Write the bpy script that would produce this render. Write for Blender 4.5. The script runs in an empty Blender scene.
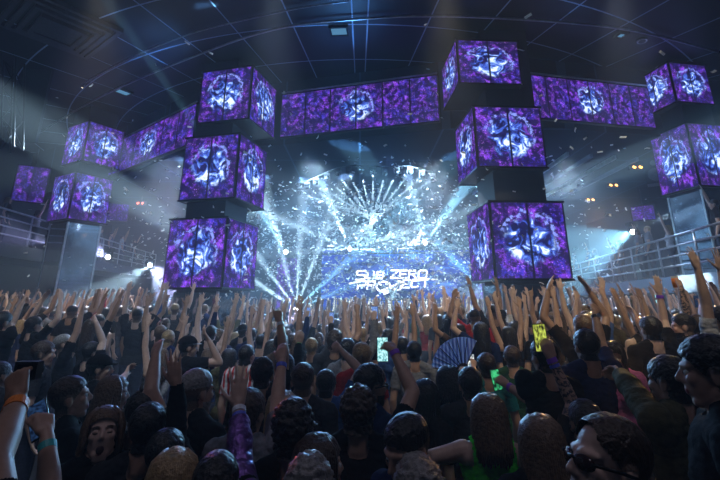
import bpy, bmesh, math, random
import numpy as np
from mathutils import Vector, Matrix

R = math.radians
rnd = random.Random(11)
scene = bpy.context.scene
COL = scene.collection
D = bpy.data

# ------------------------------------------------------------------ camera frame
F = 440.0
PITCH = R(17)
CZ = 2.2
PPY = 300 - F * math.tan(PITCH)
_c, _s = math.cos(PITCH), math.sin(PITCH)
CAM = Vector((0, 0, CZ))

def ray(px, py):
    u = (px - 360) / F
    v = (PPY - py) / F
    return Vector((u, _c - v * _s, _s + v * _c))

def at(px, py, Y):
    d = ray(px, py)
    return CAM + d * (Y / d.y)

def atz(px, py, Z):
    d = ray(px, py)
    return CAM + d * ((Z - CZ) / d.z)

def proj(p):
    z = p[2] - CZ
    d = p[1] * _c + z * _s
    return 360 + F * p[0] / d, PPY - F * (-p[1] * _s + z * _c) / d

cd = D.cameras.new('camera')
cam = D.objects.new('camera', cd)
COL.objects.link(cam)
cam.location = CAM
cam.rotation_euler = (R(90) + PITCH, 0, 0)
cd.sensor_width = 36
cd.lens = F / 720 * 36
cd.shift_y = -(240 - PPY) / 720
cd.clip_end = 200
scene.camera = cam

# ------------------------------------------------------------------ materials
def nodes_of(m):
    m.use_nodes = True
    nt = m.node_tree
    nt.nodes.clear()
    return nt

def mat(name, col, rough=.6, metal=0., var=.25, scale=12., bump=0., spec=.5):
    m = D.materials.new(name)
    nt = nodes_of(m)
    N, L = nt.nodes, nt.links
    out = N.new('ShaderNodeOutputMaterial')
    b = N.new('ShaderNodeBsdfPrincipled')
    b.inputs['Roughness'].default_value = rough
    b.inputs['Metallic'].default_value = metal
    b.inputs['Specular IOR Level'].default_value = spec
    tc = N.new('ShaderNodeTexCoord')
    no = N.new('ShaderNodeTexNoise')
    no.inputs['Scale'].default_value = scale
    no.inputs['Detail'].default_value = 4
    L.new(tc.outputs['Object'], no.inputs['Vector'])
    cr = N.new('ShaderNodeValToRGB')
    lo = [c * (1 - var) for c in col]
    hi = [min(1, c * (1 + var)) for c in col]
    cr.color_ramp.elements[0].position = .3
    cr.color_ramp.elements[1].position = .7
    cr.color_ramp.elements[0].color = (*lo, 1)
    cr.color_ramp.elements[1].color = (*hi, 1)
    L.new(no.outputs['Fac'], cr.inputs['Fac'])
    L.new(cr.outputs['Color'], b.inputs['Base Color'])
    if bump:
        bp = N.new('ShaderNodeBump')
        bp.inputs['Strength'].default_value = bump
        bp.inputs['Distance'].default_value = .02
        L.new(no.outputs['Fac'], bp.inputs['Height'])
        L.new(bp.outputs['Normal'], b.inputs['Normal'])
    L.new(b.outputs['BSDF'], out.inputs['Surface'])
    return m

def emit(name, col, strength):
    m = D.materials.new(name)
    nt = nodes_of(m)
    out = nt.nodes.new('ShaderNodeOutputMaterial')
    e = nt.nodes.new('ShaderNodeEmission')
    e.inputs['Color'].default_value = (*col, 1)
    e.inputs['Strength'].default_value = strength
    nt.links.new(e.outputs[0], out.inputs['Surface'])
    return m

def led_material(name, strength, aspect=1.0, reps=1.0, figure=True):
    """LED wall picture: purple foliage speckle, a pale ring and bluish blotches, dark seams between panels (UV driven)."""
    m = D.materials.new(name)
    nt = nodes_of(m)
    N, L = nt.nodes, nt.links
    out = N.new('ShaderNodeOutputMaterial')
    e = N.new('ShaderNodeEmission')
    uv = N.new('ShaderNodeUVMap')
    oi = N.new('ShaderNodeObjectInfo')

    def M(op, a, b=None, c=None, clamp=False):
        n = N.new('ShaderNodeMath')
        n.operation = op
        n.use_clamp = clamp
        for i, x in enumerate((a, b, c)):
            if x is None:
                continue
            if isinstance(x, (int, float)):
                n.inputs[i].default_value = x
            else:
                L.new(x, n.inputs[i])
        return n.outputs[0]

    def mix(f, a, b):
        n = N.new('ShaderNodeMix')
        n.data_type = 'RGBA'
        if isinstance(f, (int, float)):
            n.inputs[0].default_value = f
        else:
            L.new(f, n.inputs[0])
        for i, x in ((6, a), (7, b)):
            if isinstance(x, tuple):
                n.inputs[i].default_value = (*x, 1)
            else:
                L.new(x, n.inputs[i])
        return n.outputs[2]

    def smooth(x, lo, hi):
        n = N.new('ShaderNodeMapRange')
        n.interpolation_type = 'SMOOTHSTEP'
        n.inputs[1].default_value = lo
        n.inputs[2].default_value = hi
        L.new(x, n.inputs[0])
        return n.outputs[0]

    sep = N.new('ShaderNodeSeparateXYZ')
    L.new(uv.outputs[0], sep.inputs[0])
    U, V = M('MULTIPLY', sep.outputs[0], aspect), sep.outputs[1]
    comb = N.new('ShaderNodeCombineXYZ')
    L.new(U, comb.inputs[0])
    L.new(V, comb.inputs[1])
    L.new(M('MULTIPLY', oi.outputs['Random'], 7.0), comb.inputs[2])

    def noise(scale, detail=6, rough=.65, dist=0):
        n = N.new('ShaderNodeTexNoise')
        n.inputs['Scale'].default_value = scale
        n.inputs['Detail'].default_value = detail
        n.inputs['Roughness'].default_value = rough
        n.inputs['Distortion'].default_value = dist
        L.new(comb.outputs[0], n.inputs['Vector'])
        return n.outputs['Fac']

    fo = noise(9, 8, .8)
    big = noise(2.4, 3)
    vo = N.new('ShaderNodeTexVoronoi')
    vo.inputs['Scale'].default_value = 34
    L.new(comb.outputs[0], vo.inputs['Vector'])
    leaf = M('MULTIPLY', smooth(fo, .46, .60), smooth(big, .30, .56))
    base = mix(leaf, (.010, .004, .06), mix(smooth(noise(4, 3), .42, .6), (.05, .03, .55), (.26, .05, .80)))
    base = mix(M('MULTIPLY', smooth(vo.outputs['Distance'], .36, .12), smooth(fo, .47, .6)), base, (.62, .26, 1.0))
    if figure:
        wob = M('MULTIPLY', M('SUBTRACT', noise(4, 5), .5), .30)
        cx, cy = .5 * aspect, .5
        dx, dy = M('SUBTRACT', U, cx), M('SUBTRACT', V, cy)
        rr = M('SQRT', M('ADD', M('MULTIPLY', dx, dx), M('MULTIPLY', dy, dy)))
        r2 = M('ADD', rr, wob)
        disc = smooth(r2, .36, .25)
        base = mix(M('MULTIPLY', disc, .9), base, (.006, .006, .06))
        sh = noise(5.5, 7, .62, 1.6)
        low = smooth(M('ADD', dy, M('MULTIPLY', dx, -.35)), .16, -.14)
        sh2 = M('ADD', sh, M('MULTIPLY', low, .075))
        base = mix(M('MULTIPLY', disc, smooth(sh2, .47, .55)), base, (.05, .11, .62))
        base = mix(M('MULTIPLY', disc, smooth(sh2, .56, .61)), base, (.26, .48, 1.0))
        base = mix(M('MULTIPLY', disc, smooth(sh2, .615, .65)), base, (.85, .95, 1.0))
        ring = M('MULTIPLY', smooth(M('ABSOLUTE', M('SUBTRACT', r2, .37)), .035, .012), smooth(M('ADD', dy, M('MULTIPLY', dx, .4)), -.1, .06))
        base = mix(M('MULTIPLY', ring, smooth(noise(20, 3), .42, .55)), base, (.24, .32, .90))
    # dark seams between LED panels
    fx = M('FRACT', M('MULTIPLY', sep.outputs[0], 2 * reps))
    seam = M('MINIMUM', M('MINIMUM', fx, M('SUBTRACT', 1.0, fx)), 1.0)
    base = mix(smooth(seam, .05, .012), base, (.004, .002, .012))
    L.new(base, e.inputs['Color'])
    e.inputs['Strength'].default_value = strength
    L.new(e.outputs[0], out.inputs['Surface'])
    return m

def stage_screen_material():
    m = D.materials.new('stage_screen_picture')
    nt = nodes_of(m)
    N, L = nt.nodes, nt.links
    out = N.new('ShaderNodeOutputMaterial')
    e = N.new('ShaderNodeEmission')
    uv = N.new('ShaderNodeUVMap')
    n = N.new('ShaderNodeTexNoise')
    n.inputs['Scale'].default_value = 3.2
    n.inputs['Distortion'].default_value = .8
    n.inputs['Detail'].default_value = 8
    n.inputs['Roughness'].default_value = .7
    L.new(uv.outputs[0], n.inputs['Vector'])
    r = N.new('ShaderNodeValToRGB')
    els = r.color_ramp.elements
    els[0].position, els[0].color = .40, (.002, .004, .05, 1)
    els[1].position, els[1].color = .72, (.45, .75, 1, 1)
    for p, c in ((.47, (.008, .02, .24, 1)), (.55, (.03, .05, .5, 1)), (.62, (.05, .30, .8, 1))):
        x = els.new(p)
        x.color = c
    L.new(n.outputs['Fac'], r.inputs['Fac'])
    L.new(r.outputs[0], e.inputs['Color'])
    e.inputs['Strength'].default_value = 1.25
    L.new(e.outputs[0], out.inputs['Surface'])
    return m

def ceiling_material(name, col, line, kind):
    """dark ceiling panels split by thin metal strips; kind 'polar' = rings and spokes, 'grid' = straight"""
    m = D.materials.new(name)
    nt = nodes_of(m)
    N, L = nt.nodes, nt.links
    out = N.new('ShaderNodeOutputMaterial')
    b = N.new('ShaderNodeBsdfPrincipled')
    tc = N.new('ShaderNodeTexCoord')
    sep = N.new('ShaderNodeSeparateXYZ')
    L.new(tc.outputs['Object'], sep.inputs[0])

    def M(op, a, b_=None):
        n = N.new('ShaderNodeMath')
        n.operation = op
        for i, x in enumerate((a, b_)):
            if x is None:
                continue
            if isinstance(x, (int, float)):
                n.inputs[i].default_value = x
            else:
                L.new(x, n.inputs[i])
        return n.outputs[0]
    X, Y = sep.outputs[0], sep.outputs[1]
    if kind == 'polar':
        dy = M('SUBTRACT', Y, 26.0)
        A = M('DIVIDE', M('SQRT', M('ADD', M('MULTIPLY', X, X), M('MULTIPLY', dy, dy))), 1.9)
        B = M('DIVIDE', M('ARCTAN2', X, dy), R(6.4))
        wa, wb = .012, .012
    else:
        A = M('DIVIDE', X, 2.6)
        B = M('DIVIDE', Y, 3.2)
        wa, wb = .012, .01

    def line_f(t, w):
        f = M('FRACT', M('ADD', t, 100.0))
        d = M('MINIMUM', f, M('SUBTRACT', 1.0, f))
        return M('LESS_THAN', d, w)
    ln = M('MAXIMUM', line_f(A, wa), line_f(B, wb))
    no = N.new('ShaderNodeTexNoise')
    no.inputs['Scale'].default_value = .7
    no.inputs['Detail'].default_value = 5
    L.new(tc.outputs['Object'], no.inputs['Vector'])
    cr = N.new('ShaderNodeValToRGB')
    cr.color_ramp.elements[0].color = (*[c * .6 for c in col], 1)
    cr.color_ramp.elements[1].color = (*[c * 1.5 for c in col], 1)
    L.new(no.outputs['Fac'], cr.inputs['Fac'])
    mx = N.new('ShaderNodeMix')
    mx.data_type = 'RGBA'
    L.new(ln, mx.inputs[0])
    L.new(cr.outputs[0], mx.inputs[6])
    mx.inputs[7].default_value = (*line, 1)
    L.new(mx.outputs[2], b.inputs['Base Color'])
    b.inputs['Roughness'].default_value = .45 if kind == 'polar' else 1.
    b.inputs['Specular IOR Level'].default_value = .5 if kind == 'polar' else 0.
    L.new(b.outputs[0], out.inputs['Surface'])
    return m

M_black = mat('black_metal', (.012, .012, .016), .4, .6)
M_dark = mat('dark_plaster', (.02, .023, .035), .7, 0, .3, 1.5)
M_wall = mat('wall_paint', (.010, .013, .030), .7, 0, .3, 1.0)
M_floor = mat('club_floor', (.02, .02, .024), .35, 0, .4, 2.0)
M_steel = mat('brushed_steel', (.55, .58, .63), .28, 1.0, .15, 6)
M_mirror = mat('mirror_panel', (.22, .27, .36), .05, 1.0, .08, 1.2, .05)
M_slab = mat('balcony_slab', (.05, .06, .10), .6, 0, .2, 1.0)
M_white = mat('white_paper', (.85, .85, .85), .5, 0, .05, 10)
M_lens = emit('lamp_lens', (.8, .9, 1.0), 40)
M_amber = emit('amber_lamp', (1.0, .42, .08), 6)
M_redlamp = emit('red_lamp', (1.0, .12, .06), 5)
M_ceil_light = emit('ceiling_panel_glow', (.16, .45, .8), .55)
M_led = led_material('led_picture', 1.35)
M_ledw = led_material('led_picture_wide', 1.3, 3.6, 3.0)
M_ledplain = led_material('led_picture_plain', 1.1, 1.0, 1.0, False)
M_screen = stage_screen_material()
M_text = emit('screen_white', (.85, .92, 1.0), 3)
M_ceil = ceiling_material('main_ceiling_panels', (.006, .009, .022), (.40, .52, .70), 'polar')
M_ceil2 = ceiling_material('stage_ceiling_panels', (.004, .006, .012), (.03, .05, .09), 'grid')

SKIN = [mat('skin_fair', (.52, .32, .23), .5, 0, .08, 30, .05), mat('skin_pale', (.62, .42, .33), .5, 0, .07, 30, .05), mat('skin_tan', (.40, .235, .155), .5, 0, .1, 30, .05)]
M_lip = mat('lip', (.35, .10, .10), .4, 0, .1, 40)
M_mouth = mat('mouth_inside', (.05, .008, .008), .5, 0, .2, 40)
HAIRC = {'black': mat('hair_black', (.012, .010, .010), .35, 0, .4, 60, .6), 'brown': mat('hair_brown', (.05, .028, .016), .35, 0, .4, 60, .6),
         'light brown': mat('hair_light_brown', (.15, .09, .05), .35, 0, .4, 60, .6), 'blond': mat('hair_blond', (.36, .24, .11), .35, 0, .35, 60, .6),
         'grey': mat('hair_grey', (.26, .25, .24), .4, 0, .35, 60, .6)}
CLOTH = {}
for nm, c in {'black': (.008, .008, .010), 'charcoal': (.03, .03, .035), 'grey': (.20, .21, .24), 'white': (.62, .63, .66), 'navy': (.012, .02, .075), 'blue': (.04, .09, .26),
              'red': (.32, .02, .025), 'olive': (.07, .065, .03), 'green': (.015, .06, .03), 'neon green': (.06, .75, .04), 'pink': (.45, .12, .28), 'brown': (.08, .05, .035),
              'orange': (.8, .22, .02), 'purple': (.12, .04, .3), 'teal': (.02, .16, .18)}.items():
    CLOTH[nm] = mat('cloth_' + nm.replace(' ', '_'), c, .9, 0, .25, 40, .25, .08)
M_denim = mat('denim', (.02, .028, .06), .85, 0, .3, 50, .2)
M_shoe = mat('shoe_leather', (.015, .015, .017), .5)
M_eye = mat('eye_white', (.7, .7, .68), .2, 0, .02)
M_iris = mat('eye_iris', (.02, .015, .01), .2)
M_sheen = mat('iridescent_purple_fabric', (.16, .07, .32), .28, .55, .4, 40, .5)
M_glassdark = mat('dark_lens', (.03, .008, .008), .08, 0, .1)
BAND = {}
for nm, c in {'orange': (.95, .25, .02), 'teal': (.05, .45, .45), 'purple': (.30, .08, .75), 'white': (.75, .78, .85), 'green': (.05, .6, .15), 'blue': (.1, .15, .8), 'black': (.01, .01, .01)}.items():
    BAND[nm] = mat('wristband_' + nm, c, .45, 0, .1, 50)

def striped_mat(name, c1, c2, freq, axis='X'):
    m = D.materials.new(name)
    nt = nodes_of(m)
    N, L = nt.nodes, nt.links
    out = N.new('ShaderNodeOutputMaterial')
    b = N.new('ShaderNodeBsdfPrincipled')
    tc = N.new('ShaderNodeTexCoord')
    w = N.new('ShaderNodeTexWave')
    w.bands_direction = axis
    w.inputs['Scale'].default_value = freq
    w.inputs['Distortion'].default_value = .3
    L.new(tc.outputs['Object'], w.inputs['Vector'])
    cr = N.new('ShaderNodeValToRGB')
    cr.color_ramp.interpolation = 'CONSTANT'
    cr.color_ramp.elements[0].color = (*c1, 1)
    cr.color_ramp.elements[1].position = .5
    cr.color_ramp.elements[1].color = (*c2, 1)
    L.new(w.outputs['Fac'], cr.inputs['Fac'])
    L.new(cr.outputs[0], b.inputs['Base Color'])
    b.inputs['Roughness'].default_value = .8
    L.new(b.outputs[0], out.inputs['Surface'])
    return m
CLOTH['red striped'] = striped_mat('cloth_red_white_stripes', (.55, .02, .02), (.7, .7, .7), 6)
M_fan = striped_mat('fan_paper', (.75, .82, .98), (.30, .36, .62), 9)
_nt = M_fan.node_tree
_tr = _nt.nodes.new('ShaderNodeBsdfTranslucent')
_mx = _nt.nodes.new('ShaderNodeMixShader')
_mx.inputs[0].default_value = .6
_pb = next(n for n in _nt.nodes if n.type == 'BSDF_PRINCIPLED')
_nt.links.new(next(n for n in _nt.nodes if n.type == 'VALTORGB').outputs[0], _tr.inputs['Color'])
_nt.links.new(_pb.outputs[0], _mx.inputs[1])
_nt.links.new(_tr.outputs[0], _mx.inputs[2])
_nt.links.new(_mx.outputs[0], next(n for n in _nt.nodes if n.type == 'OUTPUT_MATERIAL').inputs['Surface'])

def tattoo_mat():
    m = D.materials.new('tattooed_skin')
    nt = nodes_of(m)
    N, L = nt.nodes, nt.links
    out = N.new('ShaderNodeOutputMaterial')
    b = N.new('ShaderNodeBsdfPrincipled')
    tc = N.new('ShaderNodeTexCoord')
    v = N.new('ShaderNodeTexNoise')
    v.inputs['Scale'].default_value = 22
    v.inputs['Detail'].default_value = 3
    v.inputs['Distortion'].default_value = 2.5
    L.new(tc.outputs['Object'], v.inputs['Vector'])
    cr = N.new('ShaderNodeValToRGB')
    cr.color_ramp.elements[0].position = .44
    cr.color_ramp.elements[0].color = (.03, .035, .05, 1)
    cr.color_ramp.elements[1].position = .54
    cr.color_ramp.elements[1].color = (.46, .30, .23, 1)
    L.new(v.outputs['Fac'], cr.inputs['Fac'])
    L.new(cr.outputs[0], b.inputs['Base Color'])
    b.inputs['Roughness'].default_value = .5
    L.new(b.outputs[0], out.inputs['Surface'])
    return m
M_tattoo = tattoo_mat()

# ------------------------------------------------------------------ mesh helpers
def link(o, parent=None):
    COL.objects.link(o)
    if parent is not None:
        o.parent = parent
    return o

def empty(name, loc=(0, 0, 0), rz=0.):
    o = D.objects.new(name, None)
    o.empty_display_size = .1
    o.location = loc
    o.rotation_euler = (0, 0, rz)
    return link(o)

def tag(o, label=None, cat=None, group=None, kind=None):
    for k, v in (('label', label), ('category', cat), ('group', group), ('kind', kind)):
        if v:
            o[k] = v
    return o

class MB:
    """collects shapes as vertex and face lists; build() links them as one mesh object"""
    def __init__(self):
        self.v, self.f, self.m, self.n, self.uv = [], [], [], 0, {}

    def add(self, vs, fs, mi=0):
        self.v.append(np.asarray(vs, float).reshape(-1, 3))
        for f in fs:
            self.f.append(tuple(i + self.n for i in f))
            self.m.append(mi)
        self.n += len(self.v[-1])
        return self

    def box(self, c, size, rz=0., mat3=None, mi=0):
        x, y, z = (s / 2 for s in size)
        vs = np.array([(a * x, b * y, d * z) for a in (-1, 1) for b in (-1, 1) for d in (-1, 1)])
        if mat3 is not None:
            vs = vs @ np.array(mat3).T
        elif rz:
            cr, sr = math.cos(rz), math.sin(rz)
            vs = vs @ np.array([[cr, sr, 0], [-sr, cr, 0], [0, 0, 1]])
        return self.add(vs + np.array(c), [(0, 1, 3, 2), (4, 6, 7, 5), (0, 4, 5, 1), (2, 3, 7, 6), (0, 2, 6, 4), (1, 5, 7, 3)], mi)

    def quad(self, a, b, c, d, mi=0):
        k = len(self.f)
        self.add([a, b, c, d], [(0, 1, 2, 3)], mi)
        self.uv[k] = ((0, 0), (1, 0), (1, 1), (0, 1))
        return self

    def tube(self, pts, r, seg=8, caps=True, mi=0):
        pts = [Vector(p) for p in pts]
        rs = r if isinstance(r, (list, tuple)) else [r] * len(pts)
        vs, fs = [], []
        up = Vector((0, 0, 1))
        prev = None
        for i, p in enumerate(pts):
            t = (pts[min(i + 1, len(pts) - 1)] - pts[max(i - 1, 0)]).normalized()
            if prev is None:
                a = t.cross(up) if abs(t.z) < .95 else t.cross(Vector((1, 0, 0)))
            else:
                a = prev - t * prev.dot(t)
            a.normalize()
            prev = a
            b = t.cross(a)
            for k in range(seg):
                q = 2 * math.pi * k / seg
                vs.append(p + (a * math.cos(q) + b * math.sin(q)) * rs[i])
        for i in range(len(pts) - 1):
            for k in range(seg):
                k2 = (k + 1) % seg
                fs.append((i * seg + k, i * seg + k2, (i + 1) * seg + k2, (i + 1) * seg + k))
        if caps:
            fs.append(tuple(range(seg))[::-1])
            fs.append(tuple((len(pts) - 1) * seg + k for k in range(seg)))
        return self.add(vs, fs, mi)

    def capsule(self, a, b, ra, rb, seg=12):
        a, b = Vector(a), Vector(b)
        d = b - a
        if d.length < 1e-5:
            d = Vector((0, 0, 1e-4))
        t = d.normalized()
        pts, rs = [], []
        for q in (-90, -60, -30, 0):
            pts.append(a + t * ra * math.sin(R(q)))
            rs.append(max(ra * math.cos(R(q)), ra * .05))
        for q in (0, 30, 60, 90):
            pts.append(b + t * rb * math.sin(R(q)))
            rs.append(max(rb * math.cos(R(q)), rb * .05))
        return self.tube(pts, rs, seg)

    def ell(self, c, rad, m3=None, seg=16, rings=10):
        vs, fs = [], []
        for i in range(rings + 1):
            th = math.pi * i / rings
            for k in range(seg):
                ph = 2 * math.pi * k / seg
                vs.append((max(math.sin(th), .02) * math.cos(ph) * rad[0], max(math.sin(th), .02) * math.sin(ph) * rad[1], math.cos(th) * rad[2]))
        vs = np.array(vs)
        if m3 is not None:
            vs = vs @ np.array(m3).T
        for i in range(rings):
            for k in range(seg):
                k2 = (k + 1) % seg
                fs.append((i * seg + k, (i + 1) * seg + k, (i + 1) * seg + k2, i * seg + k2))
        fs.append(tuple(range(seg)))
        fs.append(tuple(rings * seg + k for k in range(seg))[::-1])
        return self.add(vs + np.array(c), fs)

    def mesh(self, name, mats=(), smooth=False):
        me = D.meshes.new(name)
        vs = np.concatenate(self.v) if self.v else np.zeros((0, 3))
        me.from_pydata(vs.tolist(), [], self.f)
        for m in mats:
            me.materials.append(m)
        if len(mats) > 1:
            me.polygons.foreach_set('material_index', self.m)
        if self.uv:
            lay = me.uv_layers.new(name='UVMap')
            for k, q in self.uv.items():
                for li, c in zip(me.polygons[k].loop_indices, q):
                    lay.data[li].uv = c
        if smooth:
            me.polygons.foreach_set('use_smooth', [True] * len(me.polygons))
        me.update()
        return me

    def build(self, name, mats, parent=None, smooth=False, loc=None):
        mats = mats if isinstance(mats, (list, tuple)) else (mats,)
        o = D.objects.new(name, self.mesh(name, mats, smooth))
        if loc is not None:
            o.location = loc
        return link(o, parent)

def struct(name, mb, m):
    return tag(mb.build(name, m), kind='structure')

def copy_tree(o, parent=None):
    c = o.copy()
    COL.objects.link(c)
    c.parent = parent
    for ch in list(o.children):
        copy_tree(ch, c)
    return c

# ------------------------------------------------------------------ the hall
CEIL = 9.7
SOFF = 7.3          # soffit over the stage side
LX0, LX1 = -17.5, 16.0
struct('floor', MB().box((-.7, 12.5, -.1), (36, 37, .2)), M_floor)
struct('ceiling', MB().box((-.7, 10, CEIL + .1), (36, 34, .2)), M_ceil)
struct('wall_left', MB().box((LX0 - .1, 12.5, 4.85), (.2, 37, 9.7)), M_wall)
struct('wall_right', MB().box((LX1 + .1, 12.5, 4.85), (.2, 37, 9.7)), M_wall)
struct('wall_back', MB().box((-.7, 31.1, 4.85), (36, .2, 9.7)), M_wall)
struct('wall_front', MB().box((-.7, -5.6, 4.85), (36, .2, 9.7)), M_dark)
# low ceiling over the stage side, following the three LED fascias
FB = [(-17.4, 22.0), (-11.05, 18.6), (-5.65, 14.25), (-3.0, 14.05), (2.9, 12.5), (5.0, 12.25), (9.4, 13.1), (15.9, 14.6)]
low = MB()
n = len(FB)
vs = [(x, y + .25, SOFF) for x, y in FB] + [(x, 31, SOFF) for x, y in FB] + [(x, y + .25, CEIL - .02) for x, y in FB] + [(x, 31, CEIL - .02) for x, y in FB]
fs = []
for i in range(n - 1):
    fs += [(i, i + 1, n + i + 1, n + i), (i, 2 * n + i, 2 * n + i + 1, i + 1), (2 * n + i, 3 * n + i, 3 * n + i + 1, 2 * n + i + 1), (n + i, n + i + 1, 3 * n + i + 1, 3 * n + i)]
fs += [(0, n, 3 * n, 2 * n), (n - 1, 3 * n - 1, 4 * n - 1, 2 * n - 1)]
low.add(vs, fs)
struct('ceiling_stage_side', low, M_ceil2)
# raised side terraces
struct('floor_step_right', MB().box((5.6, 7.0, .125), (9.1, 12.6, .25)), M_floor)
struct('floor_step_left', MB().box((-7.6, 9.5, .125), (8.4, 14.6, .25)), M_floor)

# balconies -------------------------------------------------------
def along(p, q, t):
    return Vector(p).lerp(Vector(q), t)

def balcony(name, p, q, zf, depth, side, label, n_posts):
    p, q = Vector((*p, 0)), Vector((*q, 0))
    d = (q - p).normalized()
    nrm = Vector((d.y, -d.x, 0)) * side      # outwards from the hall
    a, b, c2, e = p, q, q + nrm * depth, p + nrm * depth
    mb = MB()
    vs = [(v.x, v.y, z) for z in (zf - .45, zf) for v in (a, b, c2, e)]
    mb.add(vs, [(0, 1, 2, 3), (7, 6, 5, 4), (0, 4, 5, 1), (1, 5, 6, 2), (2, 6, 7, 3), (3, 7, 4, 0)])
    struct('floor_balcony_' + name, mb, M_slab)
    wl = MB()
    w0, w1 = p + nrm * (depth * .45), q + nrm * (depth * .45)
    w2, w3 = w1 + nrm * .2, w0 + nrm * .2
    vs = [(v.x, v.y, z) for z in (0.0, zf - .45) for v in (w0, w1, w2, w3)]
    wl.add(vs, [(0, 1, 2, 3), (7, 6, 5, 4), (0, 4, 5, 1), (1, 5, 6, 2), (2, 6, 7, 3), (3, 7, 4, 0)])
    struct('wall_under_balcony_' + name, wl, M_wall)
    root = empty('balcony_railing', (a.x, a.y, zf))
    tag(root, label, 'railing')
    off = Vector((a.x, a.y, zf))
    inn = nrm * .06
    for k, h in enumerate((.28, .55, .82, 1.1)):
        MB().tube([a + inn + Vector((0, 0, zf + h)) - off, b + inn + Vector((0, 0, zf + h)) - off], .028 if h < 1 else .035, 8).build('rail', M_steel, root, True)
    for i in range(n_posts):
        s = a.lerp(b, i / (n_posts - 1)) + inn
        MB().tube([s + Vector((0, 0, zf)) - off, s + Vector((0, 0, zf + 1.1)) - off], .03, 8).build('post', M_steel, root, True)
    return p, q, nrm

BL = balcony('left', (-11.65, 12.2), (-13.85, 30.5), 4.05, 5.0, -1, 'steel balcony railing of four rails on the side with the red-shirted spectator', 10)
BR = balcony('right', (8.3, 9.5), (12.4, 30.5), 2.85, 6.0, 1, 'steel balcony railing of four rails below the purple wall screens', 11)

# curved ceiling rails
def ceiling_rail(pixels, dz, r, label):
    pts = [atz(x, y, CEIL - dz) for x, y in pixels]
    # smooth through the points
    out = []
    for i in range(len(pts) - 1):
        p0, p1, p2, p3 = pts[max(i - 1, 0)], pts[i], pts[i + 1], pts[min(i + 2, len(pts) - 1)]
        for k in range(8):
            t = k / 8
            out.append(.5 * ((2 * p1) + (p2 - p0) * t + (2 * p0 - 5 * p1 + 4 * p2 - p3) * t * t + (3 * p1 - p0 - 3 * p2 + p3) * t ** 3))
    out.append(pts[-1])
    base = out[len(out) // 2].copy()
    o = MB().tube([p - base for p in out], r, 8).build('ceiling_rail', M_steel, None, True, base)
    return tag(o, label, 'ceiling rail')

ceiling_rail([(28, 140), (100, 97), (200, 54), (280, 28), (360, 19), (440, 16), (560, 22), (640, 32), (718, 52)], .12, .035, 'long curved steel rail just under the ceiling above the LED cubes')
ceiling_rail([(82, 84), (130, 58), (190, 34), (240, 21), (300, 8), (350, 1)], .10, .022, 'thinner curved ceiling rail nearer to the square ceiling vent')

# ceiling light panels
def ceiling_panel(px, py, w, d, rz, label):
    p = atz(px, py, CEIL - .05)
    t = empty('ceiling_light', (p.x, p.y, CEIL - .05), rz)
    tag(t, label, 'ceiling light')
    fr = MB()
    for sx in (-1, 1):
        fr.box((sx * w / 2, 0, 0), (.06, d + .06, .08))
        fr.box((0, sx * d / 2, 0), (w, .06, .08))
    fr.build('frame', M_black, t)
    MB().box((0, 0, .01), (w - .06, d - .06, .03)).build('diffuser', M_ceil_light, t)
ceiling_panel(123, 92, .42, .5, R(-35), 'small blue-lit ceiling panel by the curved rail near the outer left cube tower')
ceiling_panel(339, 31, .5, .42, R(-4), 'small blue-lit ceiling panel above the middle LED fascia')
ceiling_panel(621, 35, .24, .24, R(12), 'smallest blue-lit ceiling panel near the round confetti disc')
p = atz(642, 41, CEIL - .03)
sp = empty('confetti_disc', p)  # ringed disc made up in place of a confetti piece
tag(sp, 'small disc with a pale ring, standing in for confetti beside a lit panel', 'confetti disc')
MB().tube([(0, 0, .03), (0, 0, -.02)], .14, 20).build('ring', M_steel, sp)
MB().tube([(0, 0, -.02), (0, 0, -.03)], .10, 20).build('dark_center', M_black, sp)

# big stepped ceiling vent in the corner
p = atz(60, 26, CEIL - .05)
cv = empty('ceiling_vent', (p.x, p.y, CEIL - .02), R(-38))
tag(cv, 'big square stepped ceiling vent in the dark corner', 'ceiling vent')
mv = mat('vent_enamel', (.05, .06, .085), .4)
for i, w in enumerate((2.3, 1.9, 1.5, 1.05)):
    fr = MB()
    for sx in (-1, 1):
        fr.box((sx * w / 2, 0, -.06 * i - .06), (.12, w + .12, .12))
        fr.box((0, sx * w / 2, -.06 * i - .06), (w, .12, .12))
    fr.build('frame', mv, cv)
MB().box((0, 0, -.22), (.95, .95, .06)).build('plate', mv, cv)

# truss tower on the left wall
def truss(name, a, b, w, label, cat='truss', lattice=.5, mt=None):
    mt = mt or M_slab
    a, b = Vector(a), Vector(b)
    t = empty(name, a)
    tag(t, label, cat)
    d = (b - a)
    L_ = d.length
    d.normalize()
    s1 = d.cross(Vector((0, 0, 1))) if abs(d.z) < .9 else d.cross(Vector((0, 1, 0)))
    s1.normalize()
    s2 = d.cross(s1)
    cs = [(s1 * x + s2 * y) * w / 2 for x, y in ((-1, -1), (1, -1), (1, 1), (-1, 1))]
    for c in cs:
        MB().tube([c, c + d * L_], .03, 6).build('chord', mt, t, True)
    br = MB()
    k = int(L_ / lattice)
    for i in range(k):
        for j in range(4):
            c, c2 = cs[j], cs[(j + 1) % 4]
            if (i + j) % 2:
                c, c2 = c2, c
            br.tube([c + d * (L_ * i / k), c2 + d * (L_ * (i + 1) / k)], .013, 5, False)
    br.build('lattice', mt, t)
    return t
truss('lighting_truss', at(12, 150, 12.5), at(14, 62, 12.5), .38, 'dark upright lighting truss standing high at the side wall', 'truss', .5, M_black)
pn = tag(MB().box((0, 0, 0), (1.0, .12, 3.6)).build('wall_panel', mat('panel_green', (.012, .022, .026), .5), None, False, at(33, 92, 13.4)), 'tall dark acoustic panel beside the upright lighting truss', 'wall panel')

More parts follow.
